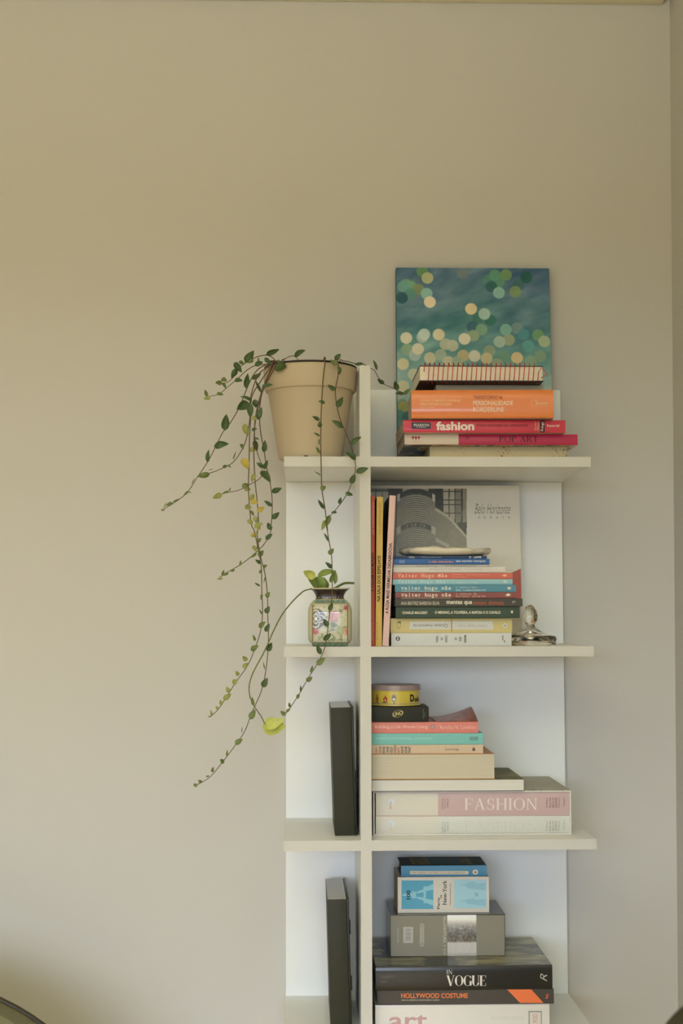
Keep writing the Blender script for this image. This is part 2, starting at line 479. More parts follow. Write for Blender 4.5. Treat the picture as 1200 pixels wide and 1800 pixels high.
# ------------------------------------------------------------------ the bookcase
DEPTH = 0.28; SW = 0.5394; TH = 0.0177
Z1, Z2, Z3, Z4 = 1.6794, 1.3476, 1.0160, 0.6833
Z5, Z6 = 0.351, 0.0177
XL, XR = 0.1326, 0.1515
white_m = mat('white_melamine', (198, 198, 194), 0.38, 0.4, .64, 0.01, 5.0)
bc = empty('bookcase', (SW / 2, -DEPTH / 2, 0))
tag(bc, 'tall white open bookcase with one upright divider against the beige wall', 'bookcase')
def bcbox(name, x0, x1, y0, y1, z0, z1, bev=0.0008):
    return box(name, x0 - SW / 2, x1 - SW / 2, y0 + DEPTH / 2, y1 + DEPTH / 2, z0, z1, white_m, bc, bev, 1)
edge_m = mat('edge_band_cream', (193, 190, 180), 0.45, 0.35, .88, 0.01, 5.0)
for z in (Z1, Z2, Z3, Z4, Z5, Z6):
    sh_ = bcbox('shelf', 0, SW, -DEPTH + .0008, 0, z - TH, z)
    box('edge_band', -SW / 2, SW / 2, -DEPTH / 2, -DEPTH / 2 + .0008, z - TH, z, edge_m, sh_)
lv = [Z1, Z2, Z3, Z4, Z5, Z6]
dtop = V(640, 642.5, -DEPTH)[2]
ptop = V(672, 685, 0)[2]
def upright_board(z0, z1, y0):
    d = bcbox('divider', XL, XR, y0 + .0008, 0, z0, z1)
    box('edge_band', XL - SW / 2, XR - SW / 2, y0 + DEPTH / 2, y0 + .0008 + DEPTH / 2, z0, z1, edge_m, d)
upright_board(Z1, dtop, -DEPTH)
for a, b in zip(lv[:-1], lv[1:]):
    upright_board(b, a - TH, -DEPTH + .0006)
    bcbox('back_panel', 0.0005, SW - .0005, 0.0, 0.0175, b - TH, a - TH)
bcbox('back_panel', XR, SW - .0005, 0.0, 0.0175, Z1 - TH, ptop)

# ------------------------------------------------------------------ books
def book(name, uv, Yf, depth, z0, label, spine, top=None, bottom=None, pages=(205, 195, 170), hard=False, bulge=0.0008, power=6,
         fore=False, rotz=0.0, group=None, rough=0.4, coat=0.0, vertical=None, tc=None, cat='book', ztop=None, printed=None):
    """uv = (x0,y0,x1,y1) of the outward face in the photograph, at depth Yf, resting on z0"""
    uv = uv or (0, 0, 0, 0)
    u0, v0, u1, v1 = uv
    if vertical is None:
        a = V(u0, v1, Yf); b = V(u1, v0, Yf)
        L = b[0] - a[0]; T = (V((u0 + u1) / 2, v0, Yf)[2] if ztop is None else ztop) - z0
        cx = (a[0] + b[0]) / 2
        loc = (cx, Yf + depth / 2, z0 + .0001); rot = (0, 0, rotz)
    else:
        L, T, loc, rot = vertical
    e = empty(name, loc, rot)
    tag(e, label, cat, group)
    M = basis(loc, rot)
    top = top or spine; bottom = bottom or spine
    if tc is None: tc = 0.0026 if hard else 0.0006
    ov = 0.003 if hard else 0.0004
    hl = L / 2; hd = depth / 2
    sgn = 1 if not fore else -1
    def key(c): return '%d_%d_%d' % c
    cm = lambda c: mat('cover_%s_%d_%d' % (key(c), int(rough * 100), int(coat * 100)), c, rough, 0.28, K, 0.03, 60, 0, coat)
    z_top0, z_top1 = T - tc, T - 0.0002
    y_sp = -hd if not fore else hd       # where the spine stands
    ya, yb = (-hd + .0006, hd) if not fore else (-hd, hd - .0006)
    bt = box('back_cover', -hl, hl, ya, yb, 0, tc, cm(bottom), e)
    tp = box('front_cover', -hl, hl, ya, yb, z_top0, z_top1, cm(top), e)
    pm = page_mat('pages_' + key(pages), pages)
    if not fore: box('page_block', -hl + ov, hl - ov, -hd + .0016, hd - ov, tc, z_top0, pm, e)
    else: box('page_block', -hl + ov, hl - ov, -hd + ov, hd - .0016, tc, z_top0, pm, e)
    # spine: a thin shell, slightly rounded
    n = 10
    def bl(z): 
        q = min(1, abs(2 * z / T - 1)); return -bulge * (1 - q ** power)
    vs, fs = [], []
    zz = [T * (0.5 - 0.5 * math.cos(math.pi * i / n)) for i in range(n + 1)]
    zz = [min(max(z, 0.0), T - .0002) for z in zz]
    for X in (-hl, hl):
        for z in zz: vs.append((X, y_sp + sgn * bl(z), z))
        for z in zz: vs.append((X, y_sp + sgn * 0.0015, z))
    m_ = 2 * (n + 1)
    for i in range(n):
        fs.append((i, m_ + i, m_ + i + 1, i + 1) if not fore else (i, i + 1, m_ + i + 1, m_ + i))
        fs.append((n + 1 + i, n + 2 + i, m_ + n + 2 + i, m_ + n + 1 + i))
        fs.append((i, i + 1, n + 2 + i, n + 1 + i)); fs.append((m_ + i, m_ + n + 1 + i, m_ + n + 2 + i, m_ + i + 1))
    fs.append((0, n + 1, m_ + n + 1, m_)); fs.append((n, m_ + n, m_ + 2 * n + 1, 2 * n + 1))
    sp = mesh('spine', vs, fs, cm(spine), e, True)
    try: sp.data.set_sharp_from_angle(angle=R(50))
    except Exception: pass
    S = Surf(M, -hd, sp if not fore else e, bl if not fore else None)
    S.top_z = loc[2] + T; S.e = e; S.L = L; S.T = T; S.D = depth; S.front_cover = tp; S.spine = sp; S.loc = loc; S.M = M
    return S

def proj(P):
    v = np.asarray(P) - CAM
    w_ = v @ _fw
    return 600 + F_PX * (v @ RIGHT) / w_, 900 + F_PX * (v @ DOWN) / w_

G_TOP = 'stack of books on the top board'
CREAM = (214, 204, 180)
# ---- top board: leaning canvas
cw0 = V(695.5, 472, -.004); cw1 = V(964.5, 472, -.004)
cW = cw1[0] - cw0[0]; lean = R(3.4); cT = 0.019
cH = (cw0[2] - Z1) / math.cos(lean)
cloc = ((cw0[0] + cw1[0]) / 2, -0.0065 - cH * math.sin(lean), Z1 + .0006 + cT * math.sin(lean))
pe = empty('canvas_painting', cloc, (-lean, 0, 0))
tag(pe, 'square-edged canvas painting of pale round dots on teal blue, leaning behind books', 'painting')
PM = basis(cloc, (-lean, 0, 0)); PMi = PM.inverted()
box('canvas_body', -cW / 2, cW / 2, 0.0006, cT, 0, cH, mat('canvas_edge', (70, 100, 100), 0.8, 0.2), pe, 0.001, 1)
DOTS = [(245,110,(95,130,90)),(160,180,(100,140,110)),(185,190,(105,145,115)),(145,190,(95,140,135)),(225,205,(115,128,95)),(180,228,(85,130,120)),
 (137,250,(45,80,90)),(272,145,(160,165,125)),(268,228,(128,168,158)),(285,272,(212,194,164)),(458,120,(100,112,118)),(595,155,(75,120,110)),(650,165,(85,130,110)),
 (630,130,(85,135,115)),(688,128,(105,135,95)),(610,190,(50,90,90)),(755,180,(60,95,100)),(795,142,(38,82,76)),(650,223,(130,168,158)),(737,217,(112,134,95)),
 (540,355,(65,110,100)),(503,308,(208,188,148)),(605,368,(55,105,95)),(573,335,(150,176,164)),(511,403,(60,95,105)),(558,418,(112,145,120)),(515,450,(135,152,122)),
 (745,410,(108,130,130)),(702,472,(142,152,122)),(687,418,(118,162,148)),(780,443,(75,130,135)),(857,447,(105,140,105)),(890,480,(152,166,132)),(653,482,(155,174,158)),(806,505,(90,146,142)),
 (245,458,(160,175,160)),(160,462,(200,192,168)),(255,443,(178,192,182)),(332,444,(202,190,158)),(468,467,(206,196,172)),(368,495,(168,170,146)),(405,502,(172,174,152)),(165,523,(132,154,126)),
 (205,553,(155,172,165)),(222,520,(198,190,166)),(286,568,(184,178,148)),(342,552,(152,166,146)),(383,588,(186,180,152)),(461,555,(180,164,124)),(600,530,(135,150,125)),(521,557,(196,190,168)),
 (585,570,(186,172,134)),(746,567,(200,176,130)),(143,600,(192,182,148)),(200,655,(178,176,150)),(145,718,(180,174,142)),(140,815,(105,130,110)),(150,828,(145,145,85)),(120,870,(80,125,115)),(170,880,(60,105,110)),
 (680,560,(105,140,115)),(820,585,(125,150,125)),(870,560,(120,142,118)),(430,590,(150,165,140)),(640,600,(140,155,130))]
_dl = []
for x, y, c in DOTS:
    u, v = cp('a', x, y)
    o_ = PMi @ Vector(CAM); d_ = PMi.to_3x3() @ Vector(ray(u, v)); t_ = -o_.y / d_.y; p_ = o_ + d_ * t_
    _dl.append((p_.x, p_.z, c))
def paint(S, T):
    X = (S - .5) * cW; Z = T * cH
    n1 = fbm(X * 14 + Z * 5, Z * 40 - X * 12, 3); n2 = fbm(X * 40 + 9, Z * 60 - X * 25, 8); n3 = fbm(X * 9 + 3, Z * 12, 21)
    A_ = np.array([(66, 92, 116), (76, 104, 122), (80, 116, 122), (96, 138, 134), (140, 160, 154), (116, 142, 144), (98, 128, 138), (100, 134, 140)], float)
    h = np.clip((1 - T) + (n3 - .5) * .35, 0, .999) * 7
    i = h.astype(int); f = (h - i)[:, None]
    c = A_[i] * (1 - f) + A_[np.minimum(i + 1, 7)] * f
    c = c + (n1[:, None] - .5) * np.array([62, 52, 44]) + (n2[:, None] - .5) * np.array([26, 24, 22])
    for (dx, dz, col) in _dl:
        r = np.hypot(X - dx, Z - dz)
        a = np.clip((0.0122 - r) / 0.0011, 0, 1) * .93
        c = c * (1 - a[:, None]) + (np.array(col, float) + (n2[:, None] - .5) * 14) * a[:, None]
    return c
def _pp(S, T): return np.stack([(S - .5) * (cW - .001), np.zeros_like(S), T * (cH - .001) + .0005], 1)
grid_print('painted_front', _pp, 260, 340, paint, attr_mat('paint_on_canvas', .6, .2, 0, .25), pe, .68)

# ---- top board: stack
b = book('art_book', (755, 785, 995.7, 803), -.205, .165, Z1, 'cream speckled book at the bottom of the top stack, flat on the board', (196, 180, 142), pages=(200, 186, 150), hard=False, group=G_TOP, rough=.6)
sp = mat('speckled_cream', (200, 184, 146), .7, .2, K, 0)
nt = sp.node_tree
n_ = nt.nodes.new('ShaderNodeTexNoise'); n_.inputs['Scale'].default_value = 260; n_.inputs['Detail'].default_value = 4
n2_ = nt.nodes.new('ShaderNodeTexNoise'); n2_.inputs['Scale'].default_value = 22
tc_ = nt.nodes.new('ShaderNodeTexCoord'); ml_ = nt.nodes.new('ShaderNodeMath'); ml_.operation = 'MULTIPLY'
rp_ = nt.nodes.new('ShaderNodeValToRGB'); rp_.color_ramp.elements[0].position = .33; rp_.color_ramp.elements[0].color = (*alb((200, 184, 146)), 1)
rp_.color_ramp.elements[1].position = .40; rp_.color_ramp.elements[1].color = (*alb((140, 104, 66)), 1)
for q in (n_, n2_): nt.links.new(tc_.outputs['Object'], q.inputs['Vector'])
nt.links.new(n_.outputs['Fac'], ml_.inputs[0]); nt.links.new(n2_.outputs['Fac'], ml_.inputs[1]); nt.links.new(ml_.outputs[0], rp_.inputs[0])
nt.links.new(rp_.outputs[0], nt.nodes['Principled BSDF'].inputs['Base Color'])
b.spine.data.materials[0] = sp
zt = b.top_z

b = book('art_book', (710.5, 763.5, 1014.5, 782), -.228, .188, zt, 'magenta and white art book second from the bottom of the top stack', (176, 42, 76), top=(196, 150, 120), bottom=(120, 84, 60), pages=(190, 170, 140), bulge=.0016, power=3, group=G_TOP, rough=.3, coat=.3)
b.rect('white_panel', (710.8, 763.7, 805.5, 781.6), (208, 192, 172))
b.splash('publisher_mark', (722, 765, 729, 774), (176, 46, 60), 4, 2); b.splash('publisher_mark', (727, 764, 734, 775), (150, 40, 50), 4, 4); b.splash('publisher_mark', (732, 765, 739, 774), (176, 46, 60), 4, 6)
b.text('PRESTEL', (724, 776, 738, 777.5), (180, 120, 110))
b.text('II', (818, 765.5, 823.5, 773.5), (120, 30, 55))
b.text('POP ART', (876.7, 766.3, 945, 777.3), (62, 18, 34), style='s', thick=.13, thin=.045)
# the printed underside that shows from below
def under(S, T):
    n = vnoise(S * 14, T * 3, 5); c = np.zeros((len(S), 3)); pal = np.array([(60, 78, 84), (196, 170, 120), (198, 130, 70), (204, 190, 160), (120, 96, 70), (70, 66, 56)], float)
    return pal[np.clip((n * 6).astype(int), 0, 5)]
hl, hd = b.L / 2, b.D / 2
grid_print('cover_picture', lambda S, T: np.stack([(S - .5) * (b.L - .002), (T - .5) * (b.D - .002), np.full_like(S, -.00012)], 1), 120, 40, under, attr_mat('printed_cover', .35, .45, .3), b.e)
b.e.location.z += .0002; zt = b.top_z + .0002

b = book('textbook', (708.5, 738.5, 993, 760.5), -.248, .20, zt, 'red paperback textbook with a heavy white title, third from the bottom of the top stack', (190, 48, 66), top=(196, 60, 70), bottom=(206, 190, 165), pages=(196, 176, 150), bulge=.001, power=5, group=G_TOP, rough=.3, coat=.4)
b.rect('publisher_plate', (723.3, 742.7, 756.7, 754), (52, 56, 76))
b.text('PEARSON', (726.8, 745, 753.8, 750), (206, 204, 196), .012)
b.poly('plate_arc', [(728, 752.6), (734, 751.4), (740, 751), (746, 751.4), (752, 752.6), (746, 751.9), (740, 751.6), (734, 751.9)], (200, 200, 195))
b.text('fashion', (766.3, 741, 833, 756.7), (222, 208, 196), .035)
b.text('from concept to consumer', (837.5, 744, 928.5, 752), (110, 24, 40), .004)
b.text('Second', (938.5, 742, 942, 756.5), (214, 160, 150), .01, 90); b.text('Edition', (943.2, 743, 946.7, 756.5), (214, 160, 150), .01, 90)
b.rect('author_plate', (949, 739.7, 956.8, 760), (34, 28, 28)); b.text('Frings', (950.2, 742, 956, 758), (215, 205, 195), .01, 90)
b.text('Prentice Hall', (961, 746.3, 982.3, 750.6), (226, 190, 180), .015)
zt = b.top_z

b = book('thick_book', (726.5, 685.5, 974.5, 735), -.266, .17, zt + .001, 'thick orange hardcover with white lettering in the top stack', (214, 122, 62), top=(196, 98, 48), bottom=(200, 186, 160), pages=(206, 192, 165), hard=False, tc=.0022, bulge=.003, power=5, rotz=R(-2.2), group=G_TOP, rough=.28, coat=.5)
W_ = (232, 190, 140)
b.text('VINICIUS GUIMARÃES DORNELLES', (737.7, 701.6, 809, 706.4), W_, .012); b.text('DIEGO DOS SANTOS ALANO', (737.7, 708.2, 793.5, 713), W_, .012); b.text('Organizadores', (737.7, 715.3, 762.7, 718.7), W_)
b.text('TRANSTORNO da', (831, 695.7, 882.7, 702), (120, 52, 32)); b.text('PERSONALIDADE', (831, 705, 901, 712.8), (226, 200, 172), .02); b.text('BORDERLINE', (831, 716, 885.5, 724.3), (226, 196, 168), .02)
b.text('Sinopsys', (940, 705.5, 962, 713.5), (236, 190, 145), .006)
for q in range(10):
    a = 2 * math.pi * q / 10; b.disc('logo_dot', 938.5 + 5.5 * math.cos(a), 709.3 + 5.8 * math.sin(a), 1.0, 1.0, (232, 180, 132), 8)
b.text('EDITORA', (945, 714.4, 961, 716), (230, 170, 120))
zt = b.top_z

b = book('notepad', (766, 676.3, 955, 684.5), -.206, .17, zt + .0012, 'thin pale green notepad between the spiral notebook and the orange book', (176, 176, 148), top=(40, 38, 32), bottom=(184, 182, 156), pages=(186, 184, 158), fore=True, group=G_TOP, cat='notepad')
zt = b.top_z
# spiral notebook
nl = V(738, 672, -.235); nr = V(953, 644, -.235); nT = nr[2] - nl[2]; nT = V(840, 643.5, -.235)[2] - zt; nL = nr[0] - nl[0]; nD = .168
nloc = ((nl[0] + nr[0]) / 2, -.235 + nD / 2, zt + .0002)
nb = empty('spiral_notebook', nloc); tag(nb, 'spiral notebook with red wire coil and black back cover, topmost of the top stack', 'notebook')
blk = mat('notebook_black_cover', (44, 36, 30), .5, .4)
box('back_cover', -nL / 2 - .001, nL / 2 + .001, -nD / 2 - .003, nD / 2, 0, .0022, blk, nb, .0005, 1)
box('page_block', -nL / 2, nL / 2, -nD / 2, nD / 2 - .002, .0024, nT - .0012, page_mat('pages_notebook', (226, 216, 194)), nb)
box('front_cover', -nL / 2 - .001, nL / 2 + .001, -nD / 2 - .002, nD / 2, nT - .001, nT, blk, nb)
pts = []; turns = 24; cr = nT / 2 + .0046
hx0 = V(746, 655, -.24)[0] - nloc[0]; hx1 = V(947, 655, -.24)[0] - nloc[0]
for i in range(turns * 16 + 1):
    a = 2 * math.pi * i / 16; s_ = (i / 16 - .8 / (2 * math.pi) * math.cos(a)) / turns
    pts.append((hx0 + (hx1 - hx0) * s_, -nD / 2 + .0078 - math.cos(a) * cr * .72, nT / 2 + .0026 + math.sin(a) * cr))
x_ = hx1; y_ = -nD / 2 + .0078 - cr * .72
pts += [(x_ + .004, y_ - .001, nT / 2 + .011), (x_ + .010, y_ - .001, nT / 2 + .004), (x_ + .014, y_ - .001, nT / 2 - .001), (x_ + .0145, y_ - .0012, nT / 2 - .005), (x_ + .0115, y_ - .0014, nT / 2 - .005), (x_ + .010, y_ - .0014, nT / 2 - .001), (x_ + .007, y_ - .001, nT / 2 - .006), (x_ + .003, y_ - .001, nT / 2 - .008)]
tube('spiral_wire', pts, .0008, mat('red_wire', (186, 58, 40), .35, .5), nb, 5)

# ---- second compartment: three upright books
G_UP = 'slim upright books beside the divider'
def upright(uxl, uxr, vt, lean_px, Yf, label, spine, left, right, depth=.17):
    base = V(uxr, 1134, Yf); bl = V(uxl, 1134, Yf); top = V(uxr, vt, Yf)
    dl = math.atan2((lean_px * 0.00101), top[2] - Z2)
    L = (top[2] - Z2) / math.cos(dl); T = (base[0] - bl[0]) * math.cos(dl)
    loc = (base[0] + L / 2 * math.sin(dl), Yf + depth / 2, Z2 + .0002 + L / 2 * math.cos(dl))
    return book('slim_book', None, Yf, depth, 0, label, spine, top=left, bottom=right, pages=(200, 190, 165), vertical=(L, T, loc, (0, -math.pi / 2 + dl, 0)), group=G_UP, rough=.45, bulge=.0006)
b = upright(651.8, 658.6, 871.5, .8, -.246, 'slim red upright book touching the divider', (182, 84, 66), (170, 80, 64), (40, 34, 30))
b.text('LIV STRÖMQUIST', (653.3, 883, 658, 939.5), (226, 170, 150), 0, 90)
b.text('A ORIGEM DO MUNDO', (652.4, 971.6, 657, 1040), (34, 24, 22), .025, 90)
b.text('quadrinhos na cia', (652.8, 1094, 655, 1125), (220, 160, 140), 0, 90)
b = upright(659.4, 671, 873.5, 3, -.246, 'slim mustard yellow upright book between the red and the pink one', (204, 170, 88), (40, 34, 30), (36, 34, 28))
b.text('LIV STRÖMQUIST', (665.2, 882, 670, 939), (140, 104, 56), 0, 90, -.012)
b.text('NA SALA DOS ESPELHOS', (662.6, 976.8, 668.6, 1057), (40, 32, 22), .025, 90, -.012)
b.text('quadrinhos na cia', (661.5, 1093, 664, 1125), (120, 92, 50), 0, 90)
b = upright(671.6, 683, 871.5, 13.5, -.246, 'slim pale pink upright book leaning toward the flat stack', (214, 178, 166), (40, 40, 32), (150, 130, 120))
b.text('A ROSA MAIS VERMELHA DESABROCHA', (680, 954.4, 685.8, 1079), (40, 32, 30), .025, 90, -.053)

# ---- second compartment: flat stack (bottom to top)
G_MID = 'flat stack in the second compartment'
z = Z2
b = book('white_book', (687.3, 1112.6, 898.6, 1133.8), -.226, .15, z, 'white paperback with small vertical words at the bottom of the middle stack', (206, 204, 196), pages=(196, 180, 140), bulge=.0006, group=G_MID); z = b.top_z
dk = (70, 68, 62)
b.disc('publisher_mark', *cp('d', 267, 629), 4.0, 4.0, dk, 18); b.text('II', cbox('d', 260, 620, 274, 638), (206, 204, 196), .02, 90)
for (x0, x1, t_, y0, y1) in ((525, 541, 'TERRA', 608, 655), (559, 573, 'DE', 622, 640), (588, 605, 'CASAS', 606, 655), (653, 669, 'DO', 622, 640), (683, 700, 'AZUL', 615, 648), (717, 733, 'MARIN', 606, 655), (975, 985, 'ANA', 607, 640), (986, 996, 'SP', 640, 656)):
    b.text(t_, cbox('d', x0, y0, x1, y1), dk, .015, 270)
b = book('yellow_book', (686, 1086.8, 899.4, 1112.4), -.226, .148, z, 'pale yellow paperback with an upside-down title label in the middle stack', (200, 184, 124), pages=(186, 168, 124), bulge=.0008, group=G_MID); z = b.top_z
b.poly('title_label', [cp('d', *q) for q in ((350, 512), (628, 512), (628, 567), (342, 567))], (200, 198, 188)); b.poly('title_label', [cp('d', *q) for q in ((637, 510), (910, 510), (918, 568), (637, 568))], (200, 198, 188))
b.text('Quase memória', cbox('d', 372, 527, 607, 553), (110, 106, 98), 0, 180); b.text('Carlos Heitor Cony', cbox('d', 675, 529, 873, 553), (160, 156, 146), 0, 180)
b.rect('red_line', cbox('d', 630, 491, 635, 587), (176, 120, 96)); b.disc('publisher_mark', *cp('d', 995, 540), 4.2, 4.2, (206, 200, 184)); b.disc('publisher_mark', *cp('d', 996, 541), 1.2, 1.2, (90, 84, 66), 8)
b.disc('outline_drawing', *cp('d', 272, 537), 3.8, 6.5, (120, 108, 66), 8, .86); b.text('18', cbox('d', 268, 512, 287, 526), (80, 72, 44), .02)
b = book('green_book', (695.4, 1066.2, 913, 1086.6), -.24, .17, z, 'dark green hardcover with white capitals in the middle stack', (62, 76, 62), pages=(190, 178, 150), hard=True, bulge=.001, power=4, group=G_MID, rough=.5); z = b.top_z
b.text('CHARLIE MACKESY', cbox('d', 297, 444, 470, 462), (206, 200, 176), .03); b.text('O MENINO, A TOUPEIRA, A RAPOSA E O CAVALO', cbox('d', 518, 441, 965, 464), (206, 200, 176), .03)
b.splash('publisher_mark', cbox('d', 1028, 432, 1057, 463), (206, 200, 176), 5, 3)
b = book('grey_book', (694.6, 1052.3, 918, 1066.2), -.244, .16, z, 'charcoal paperback with white and rust lettering, longest of the middle stack', (72, 70, 60), pages=(190, 178, 150), bulge=.0006, group=G_MID, rough=.45); z = b.top_z
b.text('ANA BEATRIZ BARBOSA SILVA', cbox('d', 287, 377, 550, 400), (186, 180, 160), .01); b.text('mentes que', cbox('d', 598, 369, 772, 404), (214, 208, 190), .02); b.text('amam demais', cbox('d', 782, 369, 986, 400), (160, 82, 58), .015)
b.text('pr', cbox('d', 1046, 373, 1068, 391), (170, 164, 144), .02)
CR_ = (220, 208, 186)
b = book('maroon_book', (694.6, 1041.0, 907, 1052.2), -.24, .14, z, 'maroon paperback with underlined typewriter lettering, below the blue one', (132, 78, 74), pages=(196, 184, 156), bulge=.0006, group=G_MID); z = b.top_z
b.text('valter hugo mãe', cbox('d', 290, 318, 628, 352), CR_, .016, style='m'); b.rect('underline', cbox('d', 290, 353, 628, 355.5), CR_)
b.text('o remorso de', cbox('d', 662, 317, 803, 331), (206, 176, 160), .008, style='m'); b.text('baltazar serapião', cbox('d', 662, 334, 865, 350), (206, 176, 160), .008, style='m'); b.splash('bird_mark', cbox('d', 993, 318, 1040, 346), CR_, 8, 5)
b = book('blue_book', (694, 1028, 906.4, 1040.8), -.24, .14, z, 'steel blue paperback with underlined typewriter lettering, above the maroon one', (84, 134, 152), pages=(196, 184, 156), bulge=.0006, group=G_MID); z = b.top_z
b.text('valter hugo mãe', cbox('d', 288, 272, 628, 305), (206, 212, 200), .016, style='m'); b.rect('underline', cbox('d', 288, 305.5, 555, 308), (206, 212, 200))
b.text('o apocalipse', cbox('d', 662, 273, 803, 288), (186, 200, 196), .008, style='m'); b.text('dos trabalhadores', cbox('d', 662, 290, 863, 306), (186, 200, 196), .008, style='m'); b.splash('bird_mark', cbox('d', 1000, 272, 1047, 300), CR_, 8, 7)
b = book('light_blue_book', (690, 1018, 900.4, 1028), -.234, .14, z, 'pale sky blue paperback under the coral one in the middle stack', (146, 186, 190), pages=(196, 184, 156), bulge=.0006, group=G_MID); z = b.top_z
b.text('Valter Hugo Mãe', cbox('d', 268, 228, 590, 259), (186, 206, 202), .016, style='m'); b.text('a desumanização', cbox('d', 640, 238, 813, 255), (186, 206, 202), .008, style='m'); b.splash('bird_mark', cbox('d', 975, 229, 1020, 253), (200, 206, 186), 8, 9)
b = book('coral_book', (690, 1006.8, 900.5, 1018), -.234, .14, z, 'coral red paperback with cream typewriter lettering in the middle stack', (196, 104, 88), pages=(200, 186, 160), bulge=.0006, group=G_MID); z = b.top_z
b.text('Valter Hugo Mãe', cbox('d', 268, 186, 603, 222), (224, 180, 156), .016, style='m'); b.text('homens imprudentemente', cbox('d', 640, 187, 893, 201), (220, 150, 132), .008, style='m'); b.text('poéticos', cbox('d', 640, 205, 730, 217), (220, 150, 132), .008, style='m'); b.splash('bird_mark', cbox('d', 970, 187, 1015, 212), (224, 176, 140), 8, 11)
b = book('white_book', (690.7, 996.3, 888, 1006.6), -.23, .135, z, 'white paperback with faint grey title lying on the coral book', (206, 200, 188), pages=(206, 200, 188), bulge=.0006, group=G_MID); z = b.top_z
b.text('RISQUE ESTA PALAVRA', cbox('d', 483, 151, 697, 166), (168, 162, 152), .0); b.text('Ana Martins Marques', cbox('d', 718, 151, 848, 166), (176, 170, 160), .0)
b = book('white_book', (691, 992.2, 864.5, 996.4), -.23, .12, z, 'very thin white booklet under the two blue books', (200, 196, 182), pages=(200, 194, 178), bulge=.0003, tc=.0004, group=G_MID, cat='booklet'); z = b.top_z
b.text('cartas de Clarice e Lota', cbox('d', 395, 132, 535, 142), (110, 106, 98)); b.text('uma coletânea pequena de poemas', cbox('d', 587, 131, 797, 141), (110, 106, 98)); b.disc('publisher_mark', *cp('d', 882, 134), 1.0, 1.0, (80, 76, 70), 8)
b = book('blue_book', (690.7, 982.2, 860, 992), -.236, .125, z, 'royal blue paperback with orange and white lettering near the top of the middle stack', (58, 96, 152), pages=(196, 186, 160), bulge=.0006, group=G_MID); z = b.top_z
b.text('a vida submarina', cbox('d', 477, 97, 643, 113), (206, 130, 86), .015); b.text('ana martins marques', cbox('d', 662, 94, 863, 112), (206, 206, 200), .015); b.rect('publisher_mark', cbox('d', 276, 95, 313, 116), (104, 132, 172))
b = book('navy_book', (690.7, 977, 855.5, 982), -.228, .105, z, 'thin navy pocket book on top of the middle stack under the dish', (52, 68, 96), pages=(190, 180, 156), bulge=.0004, group=G_MID); z = b.top_z
b.text('Rilke', cbox('d', 343, 69, 381, 82), (196, 196, 188), .01); b.text('Cartas a um jovem poeta', cbox('d', 425, 70, 565, 82), (160, 166, 170)); b.text('L&PM', cbox('d', 783, 68, 833, 82), (206, 204, 196), .025); b.rect('publisher_mark', cbox('d', 752, 68, 765, 82), (170, 176, 180))
zdish = z
# shell-like dish on the stack
dc = V(781, 970, -.185); ds = 0.00104
dsh = empty('ceramic_dish', (dc[0], -.180, zdish + .0001)); tag(dsh, 'cream ceramic dish with a wavy rim lying on the middle stack', 'dish')
vs, fs = [], []; nA = 72; rr = random.Random(5)
hx = 79 * ds
ring = [(.0, .0, 0), (.6, .0002, 0), (.8, .0012, .3), (.93, .0036, .5), (.99, .0070, .7), (1.0, .0105, .8), (.97, .0138, 1), (.93, .0146, 1), (.8, .0108, .6), (.55, .005, 0), (0, .0035, 0)]
for (q, h, wv) in ring:
    for i in range(nA):
        a = 2 * math.pi * i / nA
        wob = wv * (.045 * math.sin(5 * a + .6) + .03 * math.sin(11 * a + 1.9) + .02 * math.sin(17 * a))
        hz = h * (1 + wv * (.10 * math.sin(3 * a + 1.1) + .07 * math.sin(9 * a + .3) + .05 * math.sin(16 * a)))
        ca, sa = math.cos(a), math.sin(a)
        tilt = .0008 * wv * (-ca)
        vs.append((hx * q * (1 + wob) * ca, .062 * q * (1 + wob) * sa, hz + max(tilt, -.0015)))
for k in range(len(ring) - 1):
    for i in range(nA):
        j = (i + 1) % nA; fs.append((k * nA + i, k * nA + j, (k + 1) * nA + j, (k + 1) * nA + i))
mesh('dish_shell', vs, fs, mat('dish_ceramic', (206, 197, 176), .35, .45, K, .05, 30, .15, .2), dsh, True)

# ---- big picture book standing at the back of the second compartment
bH = V(800, 857, -.012)[2] - Z2; bx0 = XR + .004; bx1 = V(911.5, 900, -.02)[0]; bT = .022
bl_ = R(4.0); bH = bH / math.cos(bl_)
bloc = ((bx0 + bx1) / 2, -.030 - bH * math.sin(bl_), Z2 + .0006 + bT * math.sin(bl_))
be = empty('picture_book', bloc, (-bl_, 0, 0)); tag(be, 'large picture book with a striped tower photo, standing against the back panel', 'book')
BM = basis(bloc, (-bl_, 0, 0)); bw = (bx1 - bx0) / 2
cream_c = mat('picture_book_cover', (218, 211, 195), .22, .5, K, .02, 20, 0, .5)
def rounded(w0, w1, h0, h1, y0, y1, r=.006, n=6):
    pts = [(w0, h0), (w1, h0)]
    for i in range(n + 1):
        a = R(90 * i / n); pts.append((w1 - r + r * math.cos(a), h1 - r + r * math.sin(a)))
    pts.append((w0, h1)); m = len(pts)
    v = [(x, y0, z_) for x, z_ in pts] + [(x, y1, z_) for x, z_ in pts]
    return v, [tuple(range(m)), tuple(reversed(range(m, 2 * m)))] + [(i, m + i, m + (i + 1) % m, (i + 1) % m) for i in range(m)]
v, f = rounded(-bw, bw, 0, bH, 0, .0022); fc = mesh('front_cover', v, f, cream_c, be)
v, f = rounded(-bw, bw, 0, bH, bT - .0022, bT); mesh('back_cover', v, f, cream_c, be)
box('page_block', -bw + .002, bw - .003, .0024, bT - .0024, .002, bH - .003, page_mat('pages_picture_book', (206, 198, 178)), be)
